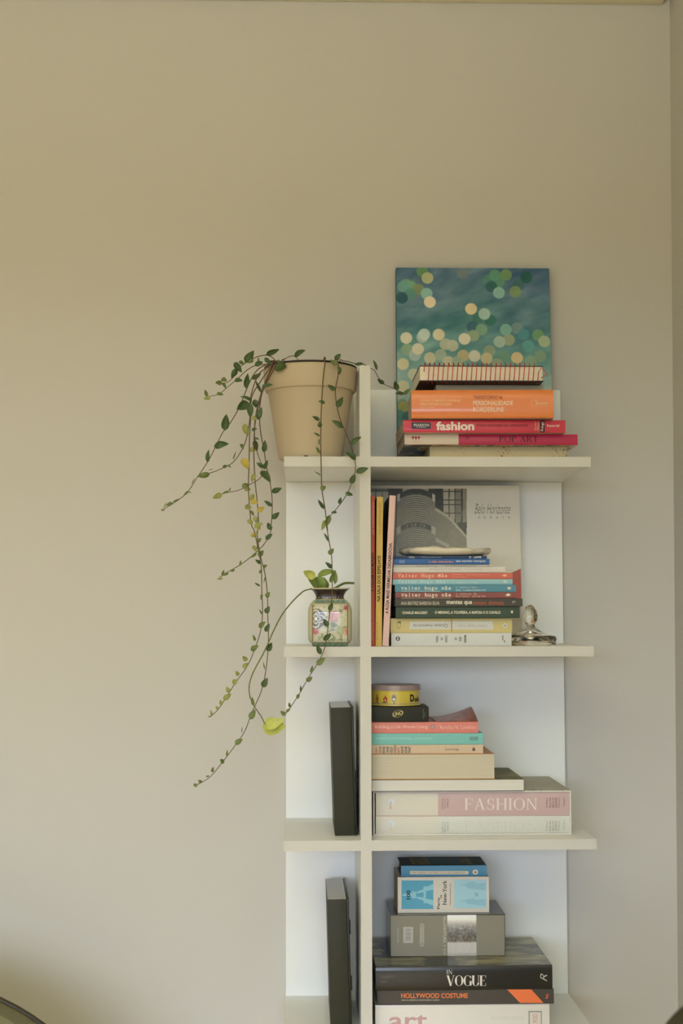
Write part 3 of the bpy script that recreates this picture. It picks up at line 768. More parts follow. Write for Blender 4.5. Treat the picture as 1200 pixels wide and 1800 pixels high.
box('spine', -bw - .0016, -bw, 0, bT, 0, bH, cream_c, be)
def cover_pic(S, T):
    X = (S - .5) * 2 * (bw - .0006); Z = T * (bH - .0066) + .0006
    Pw = np.stack([np.full_like(X, 0), np.full_like(X, 0), np.full_like(X, 0)], 1)
    Mn = np.array(BM)
    L4 = np.stack([X, np.zeros_like(X), Z, np.ones_like(X)], 1) @ Mn.T
    v = L4[:, :3] - CAM; w_ = v @ _fw; u = 600 + F_PX * (v @ RIGHT) / w_; vv = 900 + F_PX * (v @ DOWN) / w_
    c = np.tile(np.array([220., 213, 197]), (len(X), 1))
    ph = u < 820
    c[ph] = (172, 168, 144)
    def setm(m, col): c[m & ph] = col
    setm(u < 683, (120, 122, 108)); setm((u < 683) & (vv > 865), (186, 180, 160)); setm((np.abs(u - 660) < .8) | (np.abs(u - 672) < .8), (80, 82, 74)); setm((u < 683) & (np.abs(vv - 863) < .8), (80, 82, 74))
    setm((u > 682) & (u < 707.5), (46, 48, 44)); setm((u > 752.5) & (u < 779), (42, 44, 38))
    wg = (u > 779); setm(wg, (176, 170, 146)); setm(wg & (u > 799.5) & (u < 810), (128, 124, 104))
    for q in (789, 799.5): setm(wg & (np.abs(u - q) < .9), (56, 54, 46))
    setm(wg & (np.abs(u - 811.5) < 1.5), (48, 48, 40)); setm(wg & (u > 813), (140, 134, 110))
    for q in (863.5, 879, 887, 902.5): setm(wg & (u < 811) & (np.abs(vv - q) < .9), (56, 54, 46))
    setm(wg & (vv > 918 + (820 - u) * .0) & (u > 803), (44, 46, 38))
    # low wing to the right of the tower
    edge = 891 + (u - 763) * .62 + np.maximum(0, u - 785) ** 1.2 * .22
    wing = (u > 757) & (vv > edge)
    st = np.sin((vv - (u - 763) * .62) / 3.0 * 2 * np.pi) * .5 + .5
    cw = np.outer(st, (176, 170, 140)) + np.outer(1 - st, (84, 82, 66))
    m = wing & ph; c[m] = cw[m]
    setm((u > 757) & (vv > edge) & (vv < edge + 5), (190, 182, 156))
    e2 = 945 + (u - 765) * .5; setm((u > 763) & (u < 789) & (vv > e2) & (vv < e2 + 7), (176, 170, 146))
    # the tower
    k = (u - 731) / 33.0
    bow = 11 * k * k
    tw = (np.abs(k) < 1.0 + (vv - 870) * .00055) & (vv > 859 + bow)
    ve = vv - bow
    st = np.sin(ve / 3.75 * 2 * np.pi) * .5 + .5
    ct = np.outer(st, (186, 180, 152)) + np.outer(1 - st, (62, 62, 52))
    m = tw & ph; c[m] = ct[m]
    setm(tw & (ve < 868) & (np.abs(k) < .86), (52, 54, 46)); setm(tw & (ve < 872) & (np.abs(k) >= .86), (196, 190, 166))
    setm(tw & (ve > 917) & (ve < 927), (52, 54, 46)); setm(tw & (ve > 916) & (ve < 929) & (np.abs(k) > .82), (188, 180, 156))
    wl = tw & (ve > 919.5) & (ve < 925) & (np.abs(k) < .5) & ((np.floor(u / 3.1).astype(int) * 7) % 5 < 2); setm(wl, (120, 122, 110))
    n = fbm(u * .25, vv * .25, 4)
    c[ph] += ((n - .5)[:, None] * 22)[ph]
    red = (vv > 1008 - np.maximum(0, u - 896) * .45)
    c[red] = (176, 72, 54); c[vv > 1053] = (196, 184, 156)
    return c
grid_print('cover_picture', lambda S, T: np.stack([(S - .5) * 2 * (bw - .0006), np.full_like(S, -.0002), T * (bH - .0066) + .0006], 1), 330, 300, cover_pic, attr_mat('glossy_print', .25, .5, .5), fc)
S_ = Surf(BM, -.0002, fc)
S_.text('Belo Horizonte', (834, 885.3, 896.5, 903), (92, 88, 76), -.012, slant=.45)
for i, ch in enumerate('GERAIS'):
    hw_ = .45 if ch == 'I' else 2.0
    S_.text(ch, (841.5 + i * 10.6 - hw_, 907.5, 841.5 + i * 10.6 + hw_, 911.5), (128, 122, 106))

# ---- glass lid
gl = bpy.data.materials.new('amber_clear_glass'); gl.use_nodes = True
g_ = gl.node_tree.nodes['Principled BSDF']; g_.inputs['Transmission Weight'].default_value = 1; g_.inputs['Roughness'].default_value = .03; g_.inputs['IOR'].default_value = 1.42
g_.inputs['Base Color'].default_value = (.97, .93, .84, 1)
gc = V(932, 1134, -.20); gs = 0.001028
lid = empty('glass_lid', (gc[0], -.20, Z2 + .0002)); tag(lid, 'clear glass jar lid with a pointed knob, beside the middle stack', 'lid')
pr = [(0, 71), (4, 70), (8, 66.5), (11.5, 60), (13.3, 52), (12.6, 45), (9.5, 39.5), (7, 36.5), (7.4, 34.5), (10, 31), (16, 26), (24, 21), (32, 18.4), (40, 17.5), (44, 15.5), (45.5, 12), (45, 8), (43.5, 6), (44.5, 3), (44, .4), (41, 0), (39.5, 3), (38, 9), (30, 12), (16, 15), (6, 20), (0, 21)]
lg = lathe('lid_glass', [(r * gs, z_ * gs) for r, z_ in pr], gl, lid, 64)
_b = bmesh.new(); _b.from_mesh(lg.data); bmesh.ops.remove_doubles(_b, verts=_b.verts[:], dist=1e-6); bmesh.ops.recalc_face_normals(_b, faces=_b.faces[:]); _b.to_mesh(lg.data); _b.free()

# ------------------------------------------------------------------ floral jar with a cutting
vx = V(579.5, 1134, -.215); VS_ = 0.001022
jar = empty('floral_jar', (vx[0], -.215, Z2 + .0002)); tag(jar, 'small square glass jar with rose print and dark neck, left of the divider', 'jar')
jg = mat('jar_glass', (176, 170, 132), .08, .6, K, .05, 60, 0, .6)
pr = [(30, 3.5), (35, 6), (38, 12), (38.3, 24), (38.3, 58), (37.5, 66), (34.5, 73), (29, 79), (26.5, 80.5), (25.6, 81.5)]
JP = 5.0; JS = .86
lathe('jar_body', [(r * VS_, z_ * VS_) for r, z_ in pr], jg, jar, 96, sy=JS, power=JP)
lathe('jar_base', [(0, 0), (28 * VS_, 0), (31 * VS_, .8 * VS_), (32 * VS_, 3.4 * VS_), (0, 3.4 * VS_)], mat('jar_dark_green', (48, 66, 44), .15, .5, K, .2, 120, 0, .4), jar, 96, sy=JS, power=JP)
lathe('jar_neck', [(r * VS_, z_ * VS_) for r, z_ in [(25.5, 81.5), (24.6, 84.5), (25.6, 89), (29, 94.5), (33.2, 98), (33.6, 99), (32, 99.2), (27.5, 94), (23.8, 88), (23, 80), (0, 80)]], mat('jar_dark_neck', (44, 34, 34), .12, .5, K, .1, 50, 0, .5), jar, 72, sy=JS, power=3.4)
lathe('jar_rim', [(r * VS_, z_ * VS_) for r, z_ in [(32.2, 98.9), (33.6, 98.2), (34.6, 99.4), (34.2, 100.4), (32.6, 100.5), (31.8, 99.8), (32.2, 98.9)]], mat('jar_rim_glaze', (186, 178, 150), .15, .5, K, 0, 1, 0, .4), jar, 72, sy=JS, power=3.4)
beads = []; bf = []
wm = mat('jar_white_beads', (200, 196, 176), .3, .4)
for (hw, zz, n) in ((24, 84, 11), (29, 70.2, 22), (29, 8.5, 22)):
    for i in range(n):
        x = (-hw + 2 * hw * i / (n - 1)) * VS_
        yb = -38.3 * VS_ * JS if zz < 80 else -25.5 * VS_ * JS
        if zz == 70.2: yb = -36.2 * VS_ * JS
        if zz == 8.5: yb = -36.4 * VS_ * JS
        v, f = box_vf(x - .0006, x + .0006, yb - .0012, yb + .002, zz * VS_ - .0007, zz * VS_ + .0007); k = len(beads)
        beads += v; bf += [tuple(a + k for a in q) for q in f]
bo = mesh('bead_trim', beads, bf, wm, jar); bo['kind'] = 'stuff'
gsc = []; gf = []
for i in range(6):
    x = (-25 + 10 * i) * VS_; k = len(gsc); n = 10
    gsc.append((x, -37.0 * VS_ * JS - .0008, 0.9 * VS_))
    for q in range(n + 1):
        a = math.pi * q / n; gsc.append((x + 5 * VS_ * math.cos(a), -37.0 * VS_ * JS - .0008, (.9 + 5.2 * math.sin(a)) * VS_))
    for q in range(n): gf.append((k, k + 1 + q, k + 2 + q))
gs_ = mesh('scalloped_band', gsc, gf, mat('jar_green_glaze', (74, 100, 50), .2, .3, K, .2, 200), jar); gs_['kind'] = 'stuff'
gsc = [(x, y, .1535 * 0 + (157.5 * VS_ - z_) if False else z_ + 73.6 * VS_) for x, y, z_ in gsc]
gs_ = mesh('scalloped_band', [(x * .9, -34.6 * VS_ * JS - .0006, z_) for x, y, z_ in gsc], gf, MATS['jar_green_glaze'], jar); gs_['kind'] = 'stuff'
def rose(S, T):
    u = 546.5 + S * 66; v = 1126.5 - T * 67
    n = fbm(u * .22, v * .22, 11); n2 = fbm(u * .5, v * .5, 19)
    c = np.tile(np.array([194., 188, 164]), (len(S), 1))
    g = np.clip((n - .52) * 7, 0, 1)[:, None]; c = c * (1 - g) + np.array([128, 138, 92]) * g
    for (x, y, r, col) in ((587, 1081, 11.5, (184, 130, 116)), (592, 1078, 6, (206, 150, 136)), (551.5, 1106, 8, (176, 92, 92)), (609, 1066, 6, (176, 84, 96)), (610, 1108, 7, (190, 104, 110)), (606, 1108, 5, (206, 150, 140)), (598, 1106, 9, (160, 164, 116)), (602, 1088, 9, (186, 186, 150)), (577, 1117, 7, (196, 190, 170)), (585, 1096, 6, (110, 124, 74)), (599, 1071, 5, (120, 134, 86))):
        a = np.clip((r + (n2 - .5) * 7 - np.hypot(u - x, v - y)) / 2, 0, 1)[:, None]
        c = c * (1 - a) + (np.array(col, float) + (n2[:, None] - .5) * 60) * a
    # dark lacework flower on the left
    du, dv = u - 553, v - 1085; r = np.hypot(du, dv); an = np.arctan2(dv, du)
    pet = 8.5 + 7 * np.abs(np.cos(2 * an)) 
    dk_ = (r < 18) & (du > -6); c[dk_] = (96, 90, 74)
    ln = dk_ & ((np.abs(r - pet) < 1.3) | (np.abs(r - pet * .55) < 1.0) | (r < 3)); c[ln] = (206, 204, 188)
    ed = (S < .025) | (S > .975); c[ed] = (120, 92, 70)
    return c
def _jp(S, T):
    x = (S - .5) * 62 * VS_; z_ = (7.5 + T * 64) * VS_
    hw = np.interp(z_ / VS_, [3.5, 6, 12, 24, 58, 66, 73], [30, 35, 38, 38.3, 38.3, 37.5, 34.5]) * VS_
    y = -hw * JS * (1 - np.minimum(1, np.abs(x / hw)) ** JP) ** (1 / JP) - .0004
    return np.stack([x, y, z_], 1)
grid_print('rose_print', _jp, 130, 130, rose, attr_mat('glazed_print', .12, .6, .8), jar)

# ------------------------------------------------------------------ third compartment
G_3 = 'flat stack in the third compartment'
X3 = 653.3
Yc3 = -.228
a_ = V(656, 1469, Yc3); b_ = V(1003, 1390.5, Yc3)
sw = b_[0] - a_[0]; sh = V(830, 1390.5, Yc3)[2] - Z3; sd = .222; th = .0024
sl = empty('slipcase', ((a_[0] + b_[0]) / 2, Yc3 + sd / 2, Z3 + .0002)); tag(sl, 'white open-fronted slipcase holding two thick volumes on the third shelf', 'slipcase')
sm = mat('slipcase_white', (206, 200, 186), .4, .4, K, .02); hw = sw / 2; hd = sd / 2
tp = box('top_panel', -hw, hw, -hd, hd, sh - th, sh, sm, sl); box('bottom_panel', -hw, hw, -hd, hd, 0, th, sm, sl)
box('side_panel', -hw, -hw + th, -hd, hd, th, sh - th, sm, sl); box('side_panel', hw - th, hw, -hd, hd, th, sh - th, sm, sl); box('rear_panel', -hw + th, hw - th, hd - th, hd, th, sh - th, sm, sl)
def cloud(S, T):
    n = fbm(S * 6, T * 9, 31); c = np.outer(n, (30, 30, 26)) + np.array([160, 156, 140]); f = (T < .05) & (S > .34)
    c[f] = np.where((fbm(S * 60, T * 20, 5) > .5)[f][:, None], (90, 92, 80), (190, 188, 176)); return c
grid_print('printed_picture', lambda S, T: np.stack([(S - .5) * (sw - .001), (T - .5) * (sd - .001), np.full_like(S, sh + .0002)], 1), 120, 50, cloud, attr_mat('matte_print', .55, .2), tp)
zs0 = Z3 + .0002 + th
yv = (1434.2)
b = book('boxed_volume', (660.3, 1434.6, 1001, 1468), Yc3 + .004, .205, zs0, 'pale grey volume, the lower of the two inside the slipcase', (200, 200, 190), bulge=.0012, power=3, pages=(200, 192, 170), rough=.3, coat=.3, group='volumes in the slipcase'); zv = b.top_z
def volume_print(b, y0, y1, base, ttl, small, mark):
    b.rect('cream_panel', (661, y0 + .6, 769.5, y1 - .6), (204, 198, 184))
    b.disc('emblem', 680, (y0 + y1) / 2 - 3, 2.5, 6, (196, 198, 196), 14); b.disc('emblem', 688, (y0 + y1) / 2 - 4, 5.5, 6.5, (204, 206, 206), 16)
    b.text('TASCHEN', (684.5, (y0 + y1) / 2 - 5, 688, (y0 + y1) / 2 + 9), mark, .0, 90)
    b.text('FASHION', (816, y0 + 9.5, 943.5, y0 + 30 if y1 - y0 > 38 else y1 - 7), ttl, style='s', thick=.13, thin=.04)
    for i, t_ in enumerate(('The Collection of the', 'Kyoto Costume', 'Institute')):
        b.text(t_, (775.5 + i * 4.5, y0 + 10, 778.7 + i * 4.5, y0 + 29 - i * 2), small, 0, 90)
    for i, t_ in enumerate(('A History', 'from the', '18th to the', '20th', 'Century')):
        b.text(t_, (958.5 + i * 5.4, y0 + 8, 962.3 + i * 5.4, y0 + 26), small, 0, 90)
    b.text('Volume I', (989, y0 + 8, 992, y0 + 24), small, 0, 90)
volume_print(b, 1434.6, 1468, None, (194, 195, 186), (150, 146, 120), (196, 170, 150))
b = book('boxed_volume', (660.3, 1393.5, 1001, 1434), Yc3 + .004, .205, zv, 'dusty pink volume, the upper of the two inside the slipcase', (190, 164, 160), bulge=.0014, power=3, pages=(200, 192, 170), rough=.3, coat=.3, group='volumes in the slipcase', ztop=Z3 + .0002 + sh - th - .0006)
volume_print(b, 1393.5, 1434, None, (216, 206, 196), (130, 96, 90), (176, 110, 96))
z = Z3 + .0002 + sh + .0004

b = book('picture_book', (X3, 1370, 920.5, 1388.5), -.236, .188, z, 'dark-covered book with white page edges outward, on the slipcase', (96, 92, 66), top=(96, 92, 66), bottom=(44, 42, 36), pages=(212, 208, 198), fore=True, group=G_3, rough=.3, coat=.4, tc=.001)
def olive(S, T):
    n = fbm(S * 9, T * 7, 41); n2 = fbm(S * 30, T * 22, 43)
    c = np.outer(n, (70, 62, 30)) + np.array([70, 70, 46]) + (n2[:, None] - .5) * 30
    f = T < .03; c[f] = np.where((n2[f] > .5)[:, None], (180, 150, 90), (64, 62, 46)); return c
grid_print('cover_picture', lambda S, T: np.stack([(S - .5) * (b.L - .001), (T - .5) * (b.D - .001), np.full_like(S, b.T + .0001)], 1), 140, 70, olive, attr_mat('matte_print', .55, .2), b.front_cover); z = b.top_z + .0003
b = book('cream_book', (X3, 1325.3, 868.7, 1361), -.238, .15, z, 'thick book with plain cream page edges outward and orange cover edges', (196, 142, 70), top=(186, 132, 76), bottom=(190, 140, 66), pages=(196, 187, 164), fore=True, group=G_3, tc=.0011); z = b.top_z
b = book('beige_book', (X3, 1309, 848.7, 1325), -.236, .135, z, 'beige paperback with words stacked sideways, under the turquoise book', (198, 176, 148), pages=(200, 186, 160), bulge=.0008, group=G_3); z = b.top_z
for i, t_ in enumerate('WHY YOUR FIVE YEAR OLD COULD NOT HAVE DONE THAT'.split()):
    h_ = {3: 60, 4: 66, 5: 78}[len(t_)]
    x = 78 + i * 35; b.text(t_, cbox('m', x, 785 - h_, x + 25, 785), (160, 70, 56) if t_ in ('WHY', 'NOT') else (50, 42, 36), .015, 90)
b.text('Susie Hodge', cbox('m', 745, 736, 880, 764), (110, 98, 82)); b.disc('publisher_mark', *cp('m', 1021, 748), 2.6, 2.8, (60, 54, 46), 14, .55); b.rect('publisher_mark', cbox('m', 1018, 738, 1024, 760), (60, 54, 46))
b = book('turquoise_book', (X3, 1289, 848.5, 1308.3), -.236, .135, z, 'turquoise paperback between the coral book and the beige one', (118, 180, 172), pages=(200, 192, 170), bulge=.0008, group=G_3); z = b.top_z
b.text('A MINDFULNESS PERSONAL COMPANION', cbox('m', 85, 632, 612, 655), (160, 206, 196)); b.rect('publisher_mark', cbox('m', 982, 627, 1062, 661), (100, 140, 138))
b.text('NORTON', cbox('m', 988, 632, 1056, 643), (130, 172, 168)); b.text('BOOKS', cbox('m', 994, 647, 1050, 657), (130, 172, 168))
b = book('coral_book', (X3, 1269, 840, 1288), -.236, .14, z, 'coral paperback with a curling cover corner, below the black card box', (206, 124, 112), top=(160, 82, 72), pages=(196, 170, 150), bulge=.0008, group=G_3); z3 = b.top_z
b.text('Building a Life Worth Living', cbox('m', 75, 515, 580, 556), (226, 190, 172), .004); b.text('Marsha M. Linehan', cbox('m', 680, 517, 1045, 553), (226, 176, 160), .004)
b.disc('emblem', *cp('m', 625, 532), 4, 4, (150, 130, 134), 16); b.disc('emblem', *cp('m', 625, 532), 2.2, 2.2, (176, 150, 150), 12)
# curling free part of the cover, right of the card box
bx_r = V(758, 1265, -.2)[0]
def curl(S, T):
    x0 = bx_r + .004 - b.loc[0]; x = x0 + S * (b.L / 2 - .0 - x0)
    y = -b.D / 2 + .001 + T * (b.D - .03)
    lift = .019 * S ** 1.7 * np.clip(T * 1.25, 0, 1) ** .8
    return np.stack([x, y, b.T + .0003 + lift], 1)
cg = grid_print('curled_cover', curl, 24, 24, lambda S, T: np.array([150., 84, 72]) + np.outer(fbm(S * 9, T * 5, 3) - .5, (70, 60, 54)), attr_mat('printed_cover', .35, .45, .3), b.front_cover)
sd_ = cg.modifiers.new('thickness', 'SOLIDIFY'); sd_.thickness = .0004; sd_.offset = 1
# card game box
ub = V(753.5, 1265.5, -.24); ut = V(700, 1242.2, -.24); ux0 = XR + .0015
uw = ub[0] - ux0; uh = ut[2] - z3
uo = empty('card_game_box', ((ux0 + ub[0]) / 2, -.24 + .042, z3 + .0002)); tag(uo, 'black card game box with slanted gold lettering on the coral book', 'box')
bm_ = mat('card_box_black', (48, 48, 40), .5, .15, K, .05)
body = box('box_body', -uw / 2, uw / 2, -.042, .042, 0, uh, bm_, uo, .002, 3)
S_ = Surf(basis(uo.location, (0, 0, 0)), -.042, body)
gold = (196, 178, 116)
S_.disc('logo_ring', *cp('t', 590, 1045), 10, 6.2, (150, 134, 84), 28, .88, R(18)); 
vf = bfont('UNO', .02); uvs, fs = fitbox(vf, (690.5, 1251, 707.5, 1258)); uvs = [(u, v - (u - 699) * .26) for u, v in uvs]; S_.put('lettering', (uvs, fs), ink(gold))
S_.text('CARD GAME', cbox('t', 1029, 970, 1043, 1136), (150, 146, 128), 0, 90); S_.text('EDITION', cbox('t', 1060, 1020, 1072, 1100), (150, 146, 128), 0, 90)
ztin = z3 + .0002 + uh
# round tin
tr = .0446; tcx = max(V(694.5, 1230, -.19)[0], XR + tr + .001)
ti = empty('round_tin', (tcx, -.238 + tr + .002, ztin + .0002)); tag(ti, 'round yellow tin with a mauve lid on the black card game box', 'tin')
yF = -.238 + .002
zb = lambda v: V(694, v, yF)[2] - ti.location.z
H1, H2, H3 = zb(1214.5), zb(1205.5), zb(1237.2)
pm_ = mat('tin_mauve', (140, 122, 122), .3, .5, K, .04, 50, 0, .3)
lathe('tin_base', [(0, 0), (tr - .001, 0), (tr + .0006, .0006), (tr + .0006, .0022), (tr, .003)], mat('tin_yellow', (190, 170, 66), .3, .5, K, .04, 50, 0, .3), ti, 72)
lathe('lower_band', [(tr, .003), (tr, H3)], pm_, ti, 72)
bodyt = lathe('tin_body', [(tr - .0002, H3), (tr - .0002, H1)], MATS['tin_yellow'], ti, 72)
lathe('tin_lid', [(tr, H1 + .0006), (tr + .0014, H1 + .0002), (tr + .0016, H1 + .0014), (tr + .0008, H1 + .0024), (tr + .0008, H2 - .0012), (tr + .0002, H2 + .0002), (tr - .0015, H2 + .0004), (tr - .0022, H2 - .0006), (.026, H2 - .0004), (.024, H2 + .0004), (0, H2 + .0006)], pm_, ti, 72)
class Cyl:
    def __init__(s, e, r, parent): s.e = e; s.r = r; s.parent = parent; s.n = 0
    def hit(s, u, v, lift):
        o = np.array(CAM) - np.array(s.e.location); d = ray(u, v); r = s.r + lift
        A = d[0] ** 2 + d[1] ** 2; B = 2 * (o[0] * d[0] + o[1] * d[1]); C_ = o[0] ** 2 + o[1] ** 2 - r * r
        q = B * B - 4 * A * C_
        t = (-B - math.sqrt(max(q, 0))) / (2 * A); p = o + d * t
        if q < 0:
            k = r / math.hypot(p[0], p[1]); p[0] *= k; p[1] *= k
        return tuple(p)
    put = Surf.put; text = Surf.text; poly = Surf.poly; disc = Surf.disc; splash = Surf.splash; rect = Surf.rect
C_ = Cyl(ti, tr, bodyt)
C_.text('D', cbox('t', 805, 705, 878, 835), (40, 34, 28), .05); C_.text('o', cbox('t', 880, 770, 928, 835), (40, 34, 28), .05); C_.text('b', cbox('t', 928, 735, 958, 832), (40, 34, 28), .04)
C_.poly('printed_figure', [cp('t', *q) for q in ((228, 695), (240, 715), (236, 740), (262, 790), (250, 800), (240, 770), (248, 860), (232, 860), (226, 810), (218, 860), (203, 860), (212, 770), (200, 800), (190, 790), (216, 740), (213, 715))], (150, 92, 44))
C_.poly('printed_flame', [cp('t', *q) for q in ((368, 715), (392, 770), (402, 760), (402, 810), (385, 835), (352, 835), (332, 805), (340, 760), (352, 775))], (150, 44, 34)); C_.poly('printed_flame', [cp('t', *q) for q in ((368, 775), (378, 810), (366, 832), (355, 810))], (214, 190, 160)); C_.poly('printed_logs', [cp('t', *q) for q in ((310, 855), (330, 835), (360, 842), (395, 838), (405, 856), (365, 850), (362, 866), (352, 866), (352, 850))], (60, 40, 28))
C_.disc('printed_cactus', *cp('t', 522, 775), 4.4, 6.8, (150, 146, 120), 12); C_.splash('printed_cactus', cbox('t', 475, 695, 572, 850), (120, 118, 100), 8, 4); C_.disc('printed_cactus', *cp('t', 522, 792), 2.6, 2.2, (210, 206, 190), 10); C_.poly('printed_cactus', [cp('t', *q) for q in ((518, 845), (528, 845), (528, 872), (518, 872))], (90, 84, 60))

# ------------------------------------------------------------------ bottom compartment
G_4 = 'flat stack in the lowest compartment in view'
b = book('art_catalogue', (659.5, 1765.5, 965, 1806), -.238, .215, Z4 + .0004, 'thick white book in glossy plastic wrap at the bottom of the lowest stack', (212, 206, 196), pages=(206, 198, 180), bulge=.0008, power=6, group=G_4, rough=.18, coat=.8); z = b.top_z
b.text('art', (684, 1783, 751, 1808), (190, 150, 146), .014); b.rect('label_frame', cbox('q', 770, 880, 912, 1028), (150, 146, 136)); b.rect('label_panel', cbox('q', 784, 895, 900, 1030), (206, 198, 186)); b.text('1900', cbox('q', 812, 915, 868, 1030), (190, 150, 140), .01, 90)
b.text('architecture', cbox('q', 370, 925, 720, 970), (190, 184, 176), -.01, slant=.4)
b = book('costume_book', (663, 1740.3, 973, 1764.6), -.24, .21, z, 'charcoal book with orange capitals and an orange slanted block on the spine', (74, 68, 60), pages=(190, 180, 160), hard=False, bulge=.00005, group=G_4, rough=.4); z = b.top_z
b.text('HOLLYWOOD COSTUME', cbox('p', 410, 731, 1150, 786), (222, 120, 62), .02); b.text('edited by DEBORAH NADOOLMAN LANDIS', cbox('p', 412, 801, 830, 818), (196, 184, 160), .015)
b.poly('orange_block', [cp('q', *q) for q in ((545, 655), (800, 655), (930, 797), (682, 797))], (226, 116, 66)); b.text('S', cbox('q', 948, 702, 986, 752), (206, 96, 52), .03, slant=.3)
b = book('photo_book', (660, 1697.5, 970, 1739.3), -.24, .216, z, 'thick black hardcover with white serif title and grey photo cover', (46, 44, 38), top=(110, 104, 82), pages=(196, 186, 164), hard=True, bulge=.002, power=4, group=G_4, rough=.25, coat=.4); z = b.top_z
b.text('IN', cbox('p', 912, 470, 975, 517), (206, 198, 184), style='s', thick=.14); b.text('VOGUE', (784.3, 1714, 853.6, 1732.6), (214, 208, 194), style='s', thick=.19, thin=.03, gap=.02)
b.text('ANGELETTI', cbox('p', 180, 536, 332, 560), (110, 104, 88)); b.text('OLIVA', cbox('p', 180, 591, 258, 611), (110, 104, 88))
b.text('R', cbox('q', 893, 485, 964, 566), (196, 190, 172), -.012, 90, slant=.4)
def vog(S, T):
    n = fbm(S * 5, T * 13, 51); n2 = fbm(S * 14 + T * 4, T * 40, 53); c = np.outer(np.clip(n * 1.5 - .2, 0, 1), (96, 90, 62)) + np.array([66, 64, 50]) + (n2[:, None] - .5) * 40
    d = (S < .22 + (n2 - .5) * .12) & (T > .32) & (T < .95) & (S > .04 + (n2 - .5) * .12); c[d] = (48, 48, 40)
    d2 = (np.abs(S - .37 - (n2 - .5) * .1) < .09) & (T < .3); c[d2] = (52, 52, 44); return c
grid_print('cover_photo', lambda S, T: np.stack([(S - .5) * (b.L - .001), (T - .5) * (b.D - .001), np.full_like(S, b.T + .0001)], 1), 160, 90, vog, attr_mat('glossy_cover_photo', .22, .3, 0), b.front_cover); z += .0004
# grey presentation box
Yb = -.172; g0 = V(686.6, 1681, Yb); g1 = V(886.6, 1607, Yb); gw = g1[0] - g0[0]; gh = g1[2] - z; gd = .128
gb = empty('presentation_box', ((g0[0] + g1[0]) / 2, Yb + gd / 2, z + .0002)); tag(gb, 'grey cardboard box with a silver picture band on the black hardcover', 'box')
gm = mat('box_grey', (130, 125, 108), .4, .45, K, .03); bmB = mat('box_dark_lid', (62, 58, 48), .25, .5, K, .05, 40, 0, .3)
body = box('box_body', -gw / 2, gw / 2, -gd / 2, gd / 2, 0, gh - .0014, gm, gb, .0006, 1)
box('box_lid', -gw / 2 + .0004, gw / 2 - .0004, -gd / 2 + .0004, gd / 2, gh - .0013, gh, bmB, gb)
box('edge_strip', -gw / 2 - .0008, -gw / 2 - .0001, -gd / 2 + .001, gd / 2, 0, gh, bmB, gb); box('edge_strip', gw / 2 + .0001, gw / 2 + .0008, -gd / 2 + .001, gd / 2, 0, gh, bmB, gb)
Mg = basis(gb.location, (0, 0, 0)); S_ = Surf(Mg, -gd / 2, body)
p0 = S_.hit(*cp('o', 675, 880), 0); p1 = S_.hit(*cp('o', 908, 545), 0)
def band(S, T):
    n = fbm(S * 7, T * 9, 61); n2 = fbm(S * 18, T * 24, 63)
    base = np.interp(T, [0, .1, .32, .36, .55, .75, .9, 1], [160, 190, 190, 124, 108, 165, 240, 250])
    c = np.stack([base, base * .975, base * .93], 1) + (n2[:, None] - .5) * np.where((T > .33) & (T < .75), 90, 14)[:, None]
    d = (T > .33) & (T < .5); c[d] -= np.outer(n[d], (20, 30, 40)); return c
grid_print('silver_band', lambda S, T: np.stack([p0[0] + S * (p1[0] - p0[0]), np.full_like(S, -gd / 2 - .0002), p0[2] + T * (p1[2] - p0[2])], 1), 60, 70, band, attr_mat('silver_print', .25, .6, .3), body)
S_.n = 6
S_.text('VILLAVENTURA', cbox('o', 640, 552, 664, 770), (196, 192, 178), .0, 270); S_.text('•', cbox('o', 646, 790, 658, 800), (196, 192, 178)); S_.text('BOD', cbox('o', 640, 820, 664, 872), (176, 172, 158), .0, 270)
S_.rect('barcode_panel', cbox('o', 316, 643, 396, 773), (176, 172, 160))
for i in range(9): S_.rect('barcode_line', cbox('o', 333, 660 + i * 11.2, 378, 660 + i * 11.2 + (3.5 if i % 3 else 6)), (128, 124, 114))
S_.poly('outlined_label', [cp('o', 467 + 17 * math.cos(R(a)), (632 if a < 180 else 783) - 17 * math.sin(R(a))) for a in list(range(0, 181, 30)) + list(range(180, 361, 30))], (186, 182, 170))
S_.poly('outlined_label', [cp('o', 467 + 13 * math.cos(R(a)), (632 if a < 180 else 783) - 13 * math.sin(R(a))) for a in list(range(0, 181, 30)) + list(range(180, 361, 30))], (140, 138, 126))
S_.text('PRESERVATION', cbox('o', 459, 640, 476, 770), (190, 186, 172), 0, 90); S_.text('EDICION', cbox('o', 266, 650, 279, 768), (180, 176, 164), 0, 90)
z = z + .0004 + gh
b = book('picture_block_book', (699, 1541.5, 858.8, 1604.5), -.157, .105, z, 'chunky cream book with two blue pictures on its spine', (206, 198, 184), pages=(190, 176, 150), bulge=.0008, group=G_4, rough=.5); z = b.top_z
b.rect('blue_panel', cbox('o', 302, 265, 560, 497), (88, 158, 182))
LB = (140, 190, 200)
tw = [(375, 360), (375, 405), (388, 412), (420, 405), (470, 420), (505, 448), (560, 470), (560, 428), (530, 408), (520, 398), (520, 372), (530, 360), (560, 338), (560, 296), (505, 318), (470, 345), (420, 362), (388, 352)]
for q in ([(388, 350), (420, 360), (420, 407), (388, 414)], [(300 + 10, 376), (388, 368), (388, 396), (310, 390)], [(420, 360), (480, 335), (480, 360), (425, 370)], [(420, 407), (480, 430), (480, 405), (425, 396)], [(480, 312), (500, 312), (500, 450), (480, 450)], [(500, 318), (560, 292), (560, 340), (500, 352)], [(500, 446), (560, 472), (560, 424), (500, 412)]):
    b.poly('tower_drawing', [cp('o', *p) for p in q], LB)
